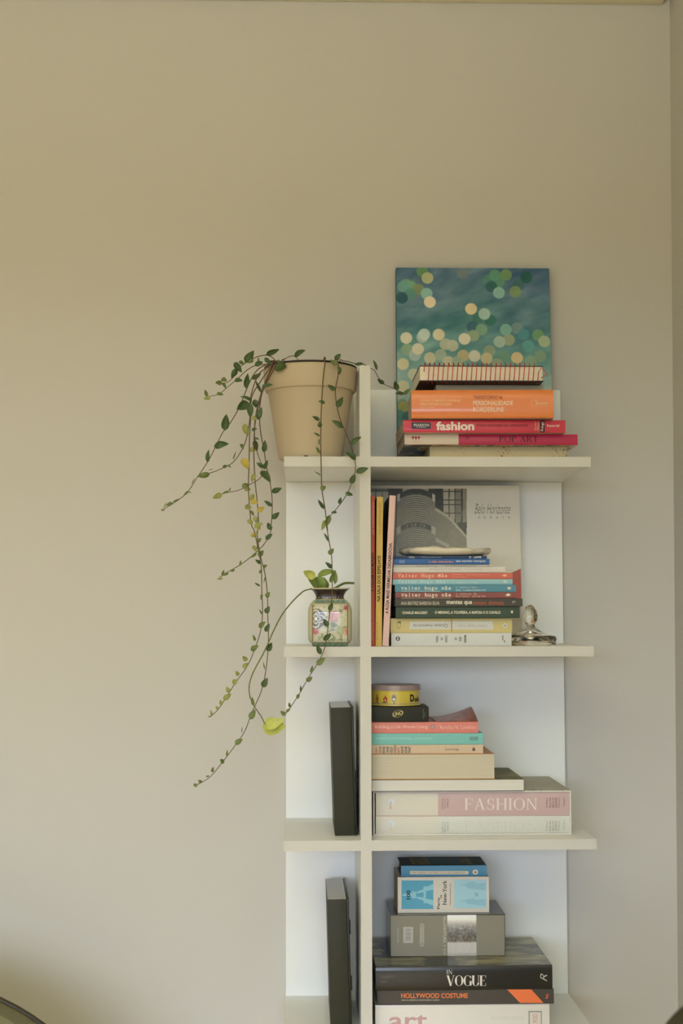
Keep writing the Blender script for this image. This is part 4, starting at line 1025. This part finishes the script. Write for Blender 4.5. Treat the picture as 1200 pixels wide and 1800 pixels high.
b.text('100', cbox('o', 342, 345, 373, 418), (24, 52, 66), .03, 90)
b.text('Paris', cbox('o', 590, 405, 612, 496), (70, 64, 56), .01, 90); b.text('vs', cbox('o', 616, 382, 630, 412), (70, 64, 56), .01, 90); b.text('New-York', cbox('o', 634, 264, 668, 462), (70, 64, 56), .01, 90); b.text('VAHRAM MURATYAN', cbox('o', 692, 290, 703, 470), (120, 112, 100), 0, 90)
b.rect('pale_blue_panel', cbox('o', 728, 260, 990, 490), (158, 196, 206))
for (y, s_) in ((300, 1), (430, .9)):
    for (x0, y0_, x1, y1_) in ((760, y - 6, 830, y + 10), (830, y - 26 * s_, 900, y + 36 * s_), (900, y - 18 * s_, 985, y + 46 * s_)):
        b.poly('figure_drawing', [cp('o', *q) for q in ((x0, y0_ + 8), (x1, y0_), (x1, y1_), (x0, y1_ - 8))], (138, 182, 196))
b.text('NY', cbox('o', 895, 362, 925, 392), (90, 140, 160), .01, 90)
b = book('pocket_book', (704.5, 1521.3, 854.8, 1538.2), -.15, .092, z, 'small blue pocket hardcover with a cream spine label, topmost of the lowest stack', (84, 140, 168), top=(40, 50, 52), bottom=(96, 44, 36), pages=(110, 60, 50), hard=True, tc=.0012, bulge=.0012, power=3, group=G_4, rough=.35)
b.rect('title_label', cbox('o', 370, 188, 845, 216), (206, 196, 172)); b.text('THE GREAT GATSBY * F. S. FITZGERALD', cbox('o', 380, 194, 815, 210), (150, 136, 112), .004); b.disc('round_mark', *cp('o', 900, 197), 5, 4.6, (212, 204, 190), 20); b.splash('round_mark', cbox('o', 887, 184, 914, 214), (130, 90, 64), 4, 3)
def gatsby(S, T):
    n = fbm(S * 20, T * 14, 71); c = np.tile(np.array([44., 52, 52]), (len(S), 1))
    m = (S > .14) & (S < .86) & (T > .12) & (T < .88); c[m] = (60, 84, 86)
    m2 = ((S > .14) & (S < .33) | (S > .72) & (S < .82)) & (T > .12) & (T < .88); c[m2] = np.where((n[m2] > .5)[:, None], (120, 104, 62), (78, 78, 56))
    e_ = (np.abs(S - .14) < .006) | (np.abs(S - .33) < .006) | (np.abs(S - .82) < .006); c[e_ & (T > .12) & (T < .88)] = (140, 120, 72); return c
grid_print('cover_picture', lambda S, T: np.stack([(S - .5) * (b.L - .001), (T - .5) * (b.D - .001), np.full_like(S, b.T + .0001)], 1), 90, 50, gatsby, attr_mat('matte_print', .55, .2), b.front_cover)

# ------------------------------------------------------------------ black boxes in the left compartments
def black_box(fl, fr, tl, tr_, z0, Yf, dep, label, latch):
    a = V(*fl, Yf); b2 = V(*fr, Yf); t1 = V(*tl, Yf)
    wd = b2[0] - a[0]; h = t1[2] - z0; dl = math.atan2(t1[0] - a[0], h)
    h = h / math.cos(dl)
    piv = a[0] if dl < 0 else b2[0]
    e = empty('storage_box', (a[0] + wd / 2 , Yf + dep / 2, z0 + .0002 + abs(math.sin(dl)) * wd / 2), (0, dl, 0)); tag(e, label, 'box', 'black boxes in the left compartments')
    mb = mat('box_black_paper', (54, 53, 42), .45, .15, K, .06, 60, 0, 0)
    box('box_tray', -wd / 2, wd / 2 - .0042, -dep / 2, dep / 2, 0, h, mb, e, .0009, 2)
    box('box_lid', wd / 2 - .004, wd / 2, -dep / 2 - .0012, dep / 2, .0006, h + .0012, mat('box_black_lid', (38, 37, 30), .35, .25, K, .06), e, .0009, 2)
    box('top_panel', -wd / 2 + .0006, wd / 2 - .0048, -dep / 2 + .0006, dep / 2 - .0006, h, h + .0005, mat('box_top_sheen', (150, 142, 118), .22, .5, K, .04), e)  # pale sheet over the black top: glancing reflection put into its colour
    for zz in latch: box('latch', wd / 2, wd / 2 + .0018, -dep / 2, -dep / 2 + .008, zz * h - .012, zz * h + .012, MATS['box_black_lid'], e, .0006, 1)
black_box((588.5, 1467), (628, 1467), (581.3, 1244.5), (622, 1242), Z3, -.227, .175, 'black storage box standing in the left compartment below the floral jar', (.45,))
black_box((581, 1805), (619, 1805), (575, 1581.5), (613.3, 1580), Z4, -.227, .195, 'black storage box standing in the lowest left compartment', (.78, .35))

# ------------------------------------------------------------------ potted trailing plant
PY = -.212
pc = V(549.5, 700, PY)
pot = empty('potted_plant', (pc[0] - .004, PY, Z1 + .0002)); tag(pot, 'beige plant pot with long trailing green vines at the left end of the top board', 'potted plant')
PX = pot.location.x; PZ = pot.location.z
pzt = V(549.5, 636, PY - .08)[2] - PZ      # rim height
pzb = V(549.5, 676.5, PY - .08)[2] - PZ    # lower edge of the rim band
pm_ = mat('pot_beige', (180, 164, 136), .55, .35, K, .04, 12)
R0, R1, RR = .0575, .0765, .0838
prof = [(0, 0.0035), (R0 - .010, .0035), (R0 - .008, 0), (R0 - .005, 0), (R0 - .001, .0015), (R0, .005), (R1, pzb - .002), (R1 + .0008, pzb)]
body = lathe('pot_body', prof, pm_, pot, 72)
lathe('pot_rim', [(R1 - .001, pzb - .0015), (RR - .003, pzb - .001), (RR - .0012, pzb + .002), (RR + .0012, pzt - .004), (RR, pzt - .0008), (RR - .002, pzt), (RR - .006, pzt - .0006), (R1 - .004, pzb)], pm_, pot, 72)
lathe('inner_pot', [(RR - .0062, pzt - .006), (RR - .003, pzt + .0004), (RR - .0005, pzt + .001), (RR, pzt + .0024), (RR - .002, pzt + .0036), (RR - .007, pzt + .003), (RR - .012, pzt - .02)], mat('black_liner', (44, 38, 32), .45, .4, K, .05), pot, 72)
lathe('soil', [(0, pzt - .014), (RR - .012, pzt - .016), (RR - .013, pzt - .03)], mat('soil_dark', (60, 46, 34), .95, .1, K, .4, 300, .6), pot, 32)
box('drain_foot', -.012, -.004, -R0 + .001, -R0 + .006, .0, .003, mat('drain_dark', (70, 40, 32), .7, .2), pot)

def pot_front(u, v, Y):
    """keep a stem in front of the pot where it passes it"""
    P = V(u, v, PY - .06); dx = P[0] - PX; zz = P[2] - PZ
    if zz < -.004 or zz > pzt + .01: return Y
    r = (RR if zz > pzb - .006 else R0 + (R1 - R0) * max(0, zz) / pzb) + .0035
    if abs(dx) >= r: return Y
    return min(Y, PY - math.sqrt(r * r - dx * dx))
STEM = {'brown': mat('stem_brown', (98, 74, 58), .6, .3, K, .1), 'green': mat('stem_green', (104, 110, 58), .6, .3, K, .1)}
STEMS = []   # (pixels, world pts local to the pot, object)
def stem(crops, Yb, rad=.00105, inside=True, y_fn=None, parent=pot, org=None, material='brown', taper=.6):
    px = []
    for c, lst in crops: px += [cp(c, *q) for q in lst]
    loc = Vector(parent.location)
    pts = []
    for i, (u, v) in enumerate(px):
        Y = Yb if y_fn is None else y_fn(i / (len(px) - 1), u, v)
        if parent is pot: Y = pot_front(u, v, Y)
        pts.append(V(u, v, Y) - np.array(loc))
    if inside:
        p0 = pts[0]
        pts = [np.array([p0[0] * .78, p0[1] * .78, pzt - .012]), np.array([p0[0] * .93, p0[1] * .93, max(pzt + .006, p0[2])])] + pts
    sm_ = spline(pts, 5)
    o = tube('stem', sm_, rad, STEM[material], parent, 6, taper)
    W = np.array(sm_) + np.array(loc)
    uvp = np.array([proj(p) for p in W])
    STEMS.append((uvp, np.array(sm_), o, parent))
    return o
J, K_ = 'J', 'K'
YL = -.245
def drift(y0, y1): return lambda s, u, v: y0 + (y1 - y0) * s
# long left runner
stem([(J, [(520, 150), (495, 160), (465, 180), (440, 215), (415, 270), (385, 345), (345, 415), (310, 460), (275, 530), (240, 595), (190, 670), (150, 730), (100, 770), (42, 806)])], 0, y_fn=drift(-.262, -.225))
stem([(J, [(515, 165), (470, 200), (435, 300), (432, 390), (420, 470), (400, 530), (360, 590), (320, 615), (260, 640), (200, 652)])], 0, y_fn=drift(-.272, -.235))
# over the top to the left
stem([('A', [(845, 215), (800, 170), (740, 147), (670, 155), (600, 180), (540, 215), (470, 265), (420, 340), (370, 400), (330, 430), (290, 440), (205, 440)])], 0, rad=.0009, y_fn=drift(-.235, -.215))
stem([('A', [(760, 240), (690, 245), (610, 260), (540, 300), (480, 350), (440, 390), (380, 440), (320, 490), (270, 535), (210, 565), (145, 580), (100, 590)])], 0, rad=.0009, y_fn=drift(-.25, -.215))
# hanging bundle
stem([(J, [(525, 165), (480, 230), (440, 300), (436, 380), (430, 480), (428, 600), (425, 700), (430, 800), (440, 880)]), (K_, [(450, 30), (470, 120), (483, 200), (485, 300), (488, 400), (480, 480), (455, 560), (420, 640), (370, 710), (320, 790), (280, 845), (250, 868)])], 0, y_fn=drift(-.275, -.262))
stem([(J, [(532, 170), (500, 240), (470, 340), (455, 420), (450, 500), (450, 580), (455, 680), (465, 780), (470, 870)]), (K_, [(465, 60), (480, 150), (500, 230), (510, 320), (512, 420), (515, 500), (512, 580), (500, 680), (480, 760), (440, 850), (410, 930), (370, 990), (310, 1070), (250, 1140), (190, 1175)])], 0, y_fn=drift(-.268, -.282))
stem([(J, [(540, 172), (505, 240), (482, 300), (475, 380), (480, 460), (495, 540), (505, 610), (517, 660), (530, 740), (531, 830), (526, 880)]), (K_, [(530, 20), (505, 80), (460, 130), (390, 185), (320, 225), (290, 248)])], 0, y_fn=drift(-.262, -.25))
stem([(J, [(528, 168), (490, 260), (462, 360), (452, 450), (462, 540), (485, 610), (483, 658), (430, 695), (380, 720), (330, 730), (280, 745)])], 0, y_fn=drift(-.27, -.255), rad=.0009)
# two runners over the front of the pot
stem([(J, [(770, 135), (762, 200), (755, 300), (750, 420), (750, 540), (752, 640), (755, 720), (768, 800), (780, 900)]), (K_, [(775, 10), (785, 70), (798, 150), (800, 230), (800, 320), (790, 400), (780, 480), (768, 555), (740, 620), (690, 700), (650, 770), (600, 845), (580, 860)])], -.302)
stem([(J, [(825, 138), (828, 200), (815, 270), (822, 340), (840, 410), (870, 480), (890, 540), (905, 600), (900, 650), (870, 730), (830, 790), (780, 850), (765, 890)])], -.30)
# right, over the divider
stem([('G', [(430, 205), (500, 215), (560, 235), (620, 225), (690, 262), (730, 285), (768, 308), (808, 380), (870, 452), (990, 505), (1040, 535), (1090, 548)])], 0, rad=.0009, y_fn=drift(-.235, -.165))
stem([('A', [(900, 205), (940, 180), (985, 160), (1030, 155), (1075, 195)])], -.255, rad=.0009)

GRN = {'d': (66, 84, 46), 'm': (98, 110, 58), 'l': (136, 140, 76), 'y': (170, 150, 66), 'b': (122, 140, 66), 'c': (176, 180, 92)}
def leaf_mat(k):
    nm = 'leaf_' + {'d': 'dark_green', 'm': 'mid_green', 'l': 'light_green', 'y': 'yellowed', 'b': 'fresh_green', 'c': 'lime'}[k]
    if nm in MATS: return MATS[nm]
    m = mat(nm, GRN[k], .42, .4, K, .28, 3.5)
    m.node_tree.nodes['Principled BSDF'].inputs['Subsurface Weight'].default_value = 0.0
    return m
LEAFM = {}
def leaf_mesh(kind, var):
    if (kind, var) in LEAFM: return LEAFM[(kind, var)]
    n = 7; vs = []; fs = []
    cup = (.10, .22, -.14)[var]; bend = (.08, -.12, .18)[var]
    for i in range(n + 1):
        t = i / n
        w_ = .5 * (math.sin(math.pi * t ** .78) ** .75) * (1 - .25 * t) if 0 < t < 1 else 0.02
        if i == n: w_ = .012
        zc = bend * math.sin(math.pi * t) - bend * .6 * t * t
        for s in (-1, -.5, 0, .5, 1):
            vs.append((t, s * w_, zc + cup * (abs(s) ** 1.4) * w_ * 1.6))
    for i in range(n):
        for k in range(4):
            a = i * 5 + k; fs.append((a, a + 5, a + 6, a + 1))
    me = bpy.data.meshes.new('leaf'); me.from_pydata(vs, [], fs); me.update()
    me.polygons.foreach_set('use_smooth', [True] * len(me.polygons)); me.materials.append(leaf_mat(kind))
    LEAFM[(kind, var)] = me; return me
rl = random.Random(11)
def leaf(c, x0, y0, x1, y1, w_, k, dy=None, stems=None):
    p0, p1 = cp(c, x0, y0), cp(c, x1, y1)
    best = None
    for (uvp, pts, o, par) in (stems or STEMS):
        for q in (p0, p1):
            d = np.hypot(uvp[:, 0] - q[0], uvp[:, 1] - q[1]); i = int(d.argmin())
            if best is None or d[i] < best[0]: best = (d[i], i, pts, o, par)
    _, i, pts, o, par = best
    loc = np.array(par.location)
    Y = pts[i][1] + loc[1] - .0015
    tiltY = rl.uniform(-.006, .004)
    if par is pot: Yt = min(pot_front(*p1, Y + tiltY), pot_front(*p0, Y + tiltY)) - .002; Y = min(Y, pot_front(*p0, Y) - .002)
    else: Yt = Y + tiltY
    A_ = V(*p0, Y) - loc; B_ = V(*p1, Yt) - loc
    ax = B_ - A_; L = np.linalg.norm(ax); ax /= L
    nr = np.array([rl.uniform(-.45, .45), -1, rl.uniform(-.1, .55)])
    sd = np.cross(nr, ax); sd /= np.linalg.norm(sd); nn = np.cross(ax, sd)
    lo = bpy.data.objects.new('leaf', leaf_mesh(k, rl.randrange(3))); COL.objects.link(lo); lo.parent = o
    M = Matrix(((ax[0] * L, sd[0] * L * w_, nn[0] * L, A_[0]), (ax[1] * L, sd[1] * L * w_, nn[1] * L, A_[1]), (ax[2] * L, sd[2] * L * w_, nn[2] * L, A_[2]), (0, 0, 0, 1)))
    lo.matrix_basis = M
    return lo
LEAVES = {
'A': [(515,225,610,100,.65,'d'),(600,190,545,228,.7,'m'),(735,142,878,85,.42,'d'),(1030,158,1148,84,.6,'d'),(832,262,955,270,.9,'d'),(615,255,702,215,.65,'d'),(720,172,792,245,.55,'d'),(650,235,655,165,.35,'m'),
 (448,212,512,242,.7,'m'),(400,222,482,332,.5,'d'),(425,288,368,390,.6,'d'),(262,398,325,418,.9,'m'),(272,440,198,436,.75,'m'),(275,440,312,498,.6,'m'),(115,585,88,508,.55,'m'),(150,598,72,602,.5,'l'),(215,548,290,566,.5,'m'),(402,412,488,414,.75,'d'),
 (520,495,542,335,.42,'d'),(588,402,684,338,.55,'d'),(680,540,620,415,.32,'d'),(688,482,808,452,.42,'d'),(588,622,465,576,.4,'d'),(552,645,424,718,.75,'d'),(560,648,572,812,.5,'d'),(620,612,625,702,.85,'d'),(645,828,690,695,.55,'d'),(588,810,642,812,.9,'l'),
 (300,942,318,768,.56,'d')],
'B': [(560,28,602,180,.55,'l'),(650,110,712,88,.7,'d'),(680,198,738,216,.45,'d'),(205,300,376,258,.62,'d'),(130,485,140,335,.42,'d'),(680,222,712,358,.52,'d'),(622,330,692,345,1.1,'l'),(790,368,805,222,.5,'d'),(540,438,608,565,.75,'y'),(520,268,552,332,.7,'m'),
 (430,455,468,352,.16,'m'),(785,545,705,488,.6,'d'),(790,568,842,455,.45,'d'),(308,545,368,522,.7,'d'),(365,520,412,550,.35,'d'),(158,622,5,650,.5,'m'),(145,580,202,558,.15,'m'),(692,618,640,712,.65,'l'),(752,588,872,718,.62,'d'),(532,772,622,742,.8,'m'),
 (560,800,638,802,.9,'l'),(882,836,1002,788,.6,'d'),(390,825,402,778,.5,'m'),(385,820,298,852,.35,'m'),(302,858,188,908,.62,'l'),(672,858,622,932,.7,'l'),(638,935,720,965,.85,'y'),(888,1000,792,930,.42,'d'),(568,995,648,1022,.85,'l'),(708,1062,802,1010,.65,'y')],
'C': [(378,425,318,472,.5,'m'),(380,428,408,446,.5,'m'),(410,340,455,264,.12,'m'),(195,562,102,592,.5,'m'),(190,550,262,512,.25,'m'),(92,638,48,652,.7,'l'),(85,622,112,548,.18,'l')],
'D': [(598,150,652,232,.55,'m'),(668,232,692,342,.75,'l'),(556,288,638,352,.8,'l'),(660,402,788,342,.65,'l'),(720,370,742,452,.7,'y'),(608,500,682,542,.95,'y'),(690,458,702,542,.6,'l'),(698,622,762,568,.75,'m'),(638,678,692,772,.55,'l'),(700,690,732,762,.7,'m'),
 (918,272,1038,178,.62,'d'),(902,442,858,326,.62,'d'),(830,585,932,498,.6,'d'),(720,842,802,748,.75,'m'),(692,790,602,862,.42,'m'),(440,985,458,898,.42,'m'),(362,1040,302,1072,.55,'m'),(272,1090,162,1132,.42,'m'),(170,1132,206,1042,.45,'m'),(182,1172,92,1180,.5,'l'),
 (752,950,672,888,.6,'d'),(798,1012,852,968,.85,'m'),(772,1040,728,1098,.65,'m'),(745,1292,660,1238,.38,'d'),(822,1148,800,1242,.2,'m')],
'E': [(735,160,724,232,.5,'m'),(737,400,698,338,.28,'m'),(700,556,772,484,.72,'m'),(782,200,824,138,.8,'m'),(778,386,824,304,.75,'d'),(772,602,824,508,.62,'d'),(658,712,628,636,.45,'m'),(603,822,692,764,.68,'m'),(798,834,850,728,.68,'d'),(562,946,508,888,.75,'l'),(508,1026,582,968,.68,'l'),(770,1046,750,952,.16,'m'),(462,1116,428,1062,.75,'l')],
'F': [(472,132,528,88,.9,'l'),(437,226,408,162,.75,'l'),(374,298,458,238,.65,'l'),(356,362,340,298,.55,'l'),(316,406,298,364,.8,'l'),(256,472,240,408,.45,'l'),(252,476,204,482,.28,'m'),(785,168,842,68,.65,'d'),(692,362,678,268,.42,'m'),(655,508,712,402,.65,'m'),(570,650,572,578,.12,'m'),(498,772,578,712,.7,'m'),(412,896,416,828,.35,'m'),(382,966,338,928,.85,'m'),(256,1066,268,1008,.55,'m'),(228,1106,188,1110,.45,'m'),(148,1170,108,1150,.75,'m'),(102,1212,58,1188,.75,'m'),
 (1186,216,1190,150,.25,'m'),(1148,286,1182,238,.75,'m'),(1076,382,1070,324,.5,'m'),(1038,432,1082,388,.55,'m'),(1032,466,978,418,.75,'m')],
'G': [(352,198,412,130,.72,'d'),(382,252,298,198,.62,'m'),(394,266,402,350,.6,'d'),(558,244,662,236,.35,'d'),(792,308,754,192,.3,'d'),(868,452,796,398,.7,'d'),(1012,518,978,418,.6,'d'),(1078,552,986,545,.5,'d'),(1074,562,1146,498,.48,'m'),(246,648,178,630,.62,'d'),(192,832,108,794,.58,'d'),(192,908,190,842,.85,'d'),(192,1002,124,962,.32,'d'),(190,1092,184,1028,.55,'m'),(196,1182,150,1108,.4,'m'),(356,518,274,458,.55,'d'),(370,695,440,588,.6,'d'),(436,912,320,828,.52,'d'),(514,1092,628,998,.48,'d')],
'H': [(778,232,622,100,.5,'d'),(778,412,962,348,.52,'d'),(710,578,762,432,.6,'d'),(628,712,742,736,.58,'d'),(538,866,566,768,.55,'d'),(506,985,422,988,.6,'d'),(276,456,180,394,.16,'d'),(268,655,352,618,.9,'m'),(326,938,234,804,.36,'d'),(402,1028,348,1195,.48,'m'),(342,1098,288,1245,.5,'l'),(388,1408,318,1282,.3,'d'),(388,1592,464,1508,.8,'m'),(432,1792,338,1700,.5,'d')],
'v': [(600,385,655,258,.36,'m'),(588,682,628,598,.6,'d'),(582,848,528,768,.65,'d'),(532,992,612,922,.6,'d'),(502,1142,458,1038,.52,'d'),(458,1252,548,1178,.62,'m')],
'K': [(705,672,713,638,.5,'m'),(684,708,712,690,.75,'m'),(661,756,660,726,.35,'m')],
}
for c, lst in LEAVES.items():
    for q in lst: leaf(c, *q)

# ------------------------------------------------------------------ cutting standing in the jar
cut = empty('vine_cutting', (vx[0], -.215, Z2 + .1))
tag(cut, 'leafy cutting in the floral jar with one long bare stem and a yellow drooping leaf', 'cutting')
nS = len(STEMS)
CST = []
def cstem(c, lst, ys, rad=.0013, inside=True, taper=.7):
    px = [cp(c, *q) for q in lst]; n = len(px); loc = np.array(cut.location)
    pts = [V(u, v, ys[0] + (ys[1] - ys[0]) * min(1, 3 * i / (n - 1))) - loc for i, (u, v) in enumerate(px)]
    if inside: pts = [np.array([0.004, 0.0, -.016])] + [np.array([pts[0][0] * .6, pts[0][1] * .6, .001])] + pts
    s_ = spline(pts, 6); o = tube('stem', s_, rad, STEM['green'], cut, 6, taper)
    CST.append((np.array([proj(p + loc) for p in s_]), np.array(s_), o, cut)); return o, s_
o_, s_ = cstem('v', [(420, 452), (360, 460), (300, 490), (180, 610), (80, 745), (0, 900), (-60, 1040), (-125, 1170), (-210, 1330), (-252, 1460), (-250, 1560), (-225, 1640), (-180, 1720), (-130, 1790), (-88, 1876)], (-.228, -.30))
# little nodes on the bare stem
for i in range(18, len(s_) - 4, 7):
    p = s_[i]; v, f = tube_vf([p, p + np.array([.0022 * (1 if i % 2 else -1), -.001, -.0016])], .0007, 5, .4); mesh('stem_node', v, f, STEM['green'], o_)
cstem('v', [(560, 450), (565, 400), (540, 330)], (-.22, -.225), .001)
cstem('v', [(500, 450), (470, 420), (450, 330)], (-.22, -.225), .001)
cstem('v', [(660, 440), (700, 415), (760, 390), (855, 390)], (-.21, -.205), .0021, True, 1.0)
for q in ((445, 330, 316, 262, .72, 'c'), (470, 300, 660, 255, .42, 'b'), (575, 460, 352, 325, .62, 'b'), (580, 450, 470, 305, .5, 'b'), (600, 470, 555, 500, .8, 'm'), (650, 400, 655, 250, .35, 'b')):
    leaf('v', *q, stems=CST)
leaf('F', 785, 580, 1035, 588, .95, 'c', stems=CST[:1]); leaf('F', 830, 600, 1025, 500, .55, 'c', stems=CST[:1])

# ------------------------------------------------------------------ chairs at the edges of the view
def chair(name, label, top_c, a, bh, Yb, th, seat_h, back_h, m_f, m_p, yaw=0.0, leg_h=.4):
    e = empty(name, (top_c[0], Yb, 0), (0, 0, yaw)); tag(e, label, 'chair')
    z1 = top_c[1]; n = 40
    prof = []
    for i in range(n + 1):
        t = math.pi * i / n; prof.append((-a * math.copysign(abs(math.cos(t)) ** .9, math.cos(t)), z1 - bh + bh * math.sin(t) ** .9))
    prof = [(-a * .92, seat_h)] + prof + [(a * .92, seat_h)]
    bm = bmesh.new(); fr = [bm.verts.new((x, -th / 2, z_)) for x, z_ in prof]; bk = [bm.verts.new((x, th / 2, z_)) for x, z_ in prof]; m = len(prof)
    bm.faces.new(fr); bm.faces.new(list(reversed(bk)))
    for i in range(m): bm.faces.new((fr[i], bk[i], bk[(i + 1) % m], fr[(i + 1) % m]))
    ed = [x for x in bm.edges if (x.verts[0] in fr) == (x.verts[1] in fr)]
    bmesh.ops.bevel(bm, geom=ed, offset=min(.022, th * .3), segments=4, affect='EDGES', profile=.5, clamp_overlap=True)
    bm_obj('backrest', bm, m_f, e, True)
    tube('piping', [(x * 1.003, th / 2 - .006, z_ + .001) for x, z_ in prof], .005, m_p, e, 8)
    dpt = .5
    box('seat', -a * .95, a * .95, -th / 2 - dpt, th / 2, seat_h - .13, seat_h, m_f, e, .03, 3)
    for sx in (-1, 1):
        for yy in (-th / 2 - dpt + .05, 0.0):
            lathe('leg', [(.016, 0), (.024, seat_h - .13)], m_p, e, 12, (sx * a * .78, yy, 0))
olive_f = mat('olive_upholstery', (116, 112, 82), .6, .4, K, .12, 300, .2); dark_p = mat('dark_piping', (58, 52, 38), .5, .4, K, .1)
# shoulder of an armchair just inside the lower left corner
a_c, b_c, th0, yr = .46, .30, .62, -.36
p = V(0, 1757, yr)
chair('armchair', 'olive upholstered armchair with dark piping in the lower left corner beside the wall', (p[0] - a_c * th0, p[2] + .174 * b_c), a_c, b_c, yr - .035, .07, .40, .5, olive_f, dark_p)
p2 = V(1222, 1812, -1.25)
chair('dining_chair', 'dark chair back close by at the lower right corner', (p2[0] + .088, p2[2] + .036), .14, .16, -1.22, .06, .45, .5, mat('dark_chair_fabric', (58, 54, 36), .7, .3, K, .15, 200), MATS['dark_piping'], R(180))
# added uplighter behind the camera, out of view, for soft ambient fill
fl = empty('fill_lamp', (FILL_POS[0], FILL_POS[1], 0)); tag(fl, 'added fill lamp with a bowl shade lighting the ceiling, unseen behind the viewer', 'lamp')
lm = mat('fill_lamp_metal', (120, 112, 96), .35, .5, K, .03)
lathe('base', [(0, 0), (.14, 0), (.14, .012), (.02, .025), (0, .025)], lm, fl, 32); lathe('pole', [(.011, .02), (.011, FILL_POS[2] - .07)], lm, fl, 12)
lathe('fill_lamp_shade', [(.02, FILL_POS[2] - .075), (.10, FILL_POS[2] - .05), (.17, FILL_POS[2] + .03), (.166, FILL_POS[2] + .03), (.10, FILL_POS[2] - .044), (.015, FILL_POS[2] - .066)], lm, fl, 40)
ll = bpy.data.lights.new('fill_light', 'AREA'); ll.shape = 'DISK'; ll.size = .2; ll.energy = FILL_W; ll.color = FILL_COL
lo = bpy.data.objects.new('fill_light', ll); COL.objects.link(lo); lo.parent = fl; lo.location = (0, 0, FILL_POS[2] + .01); lo.rotation_euler = (R(180), 0, 0)
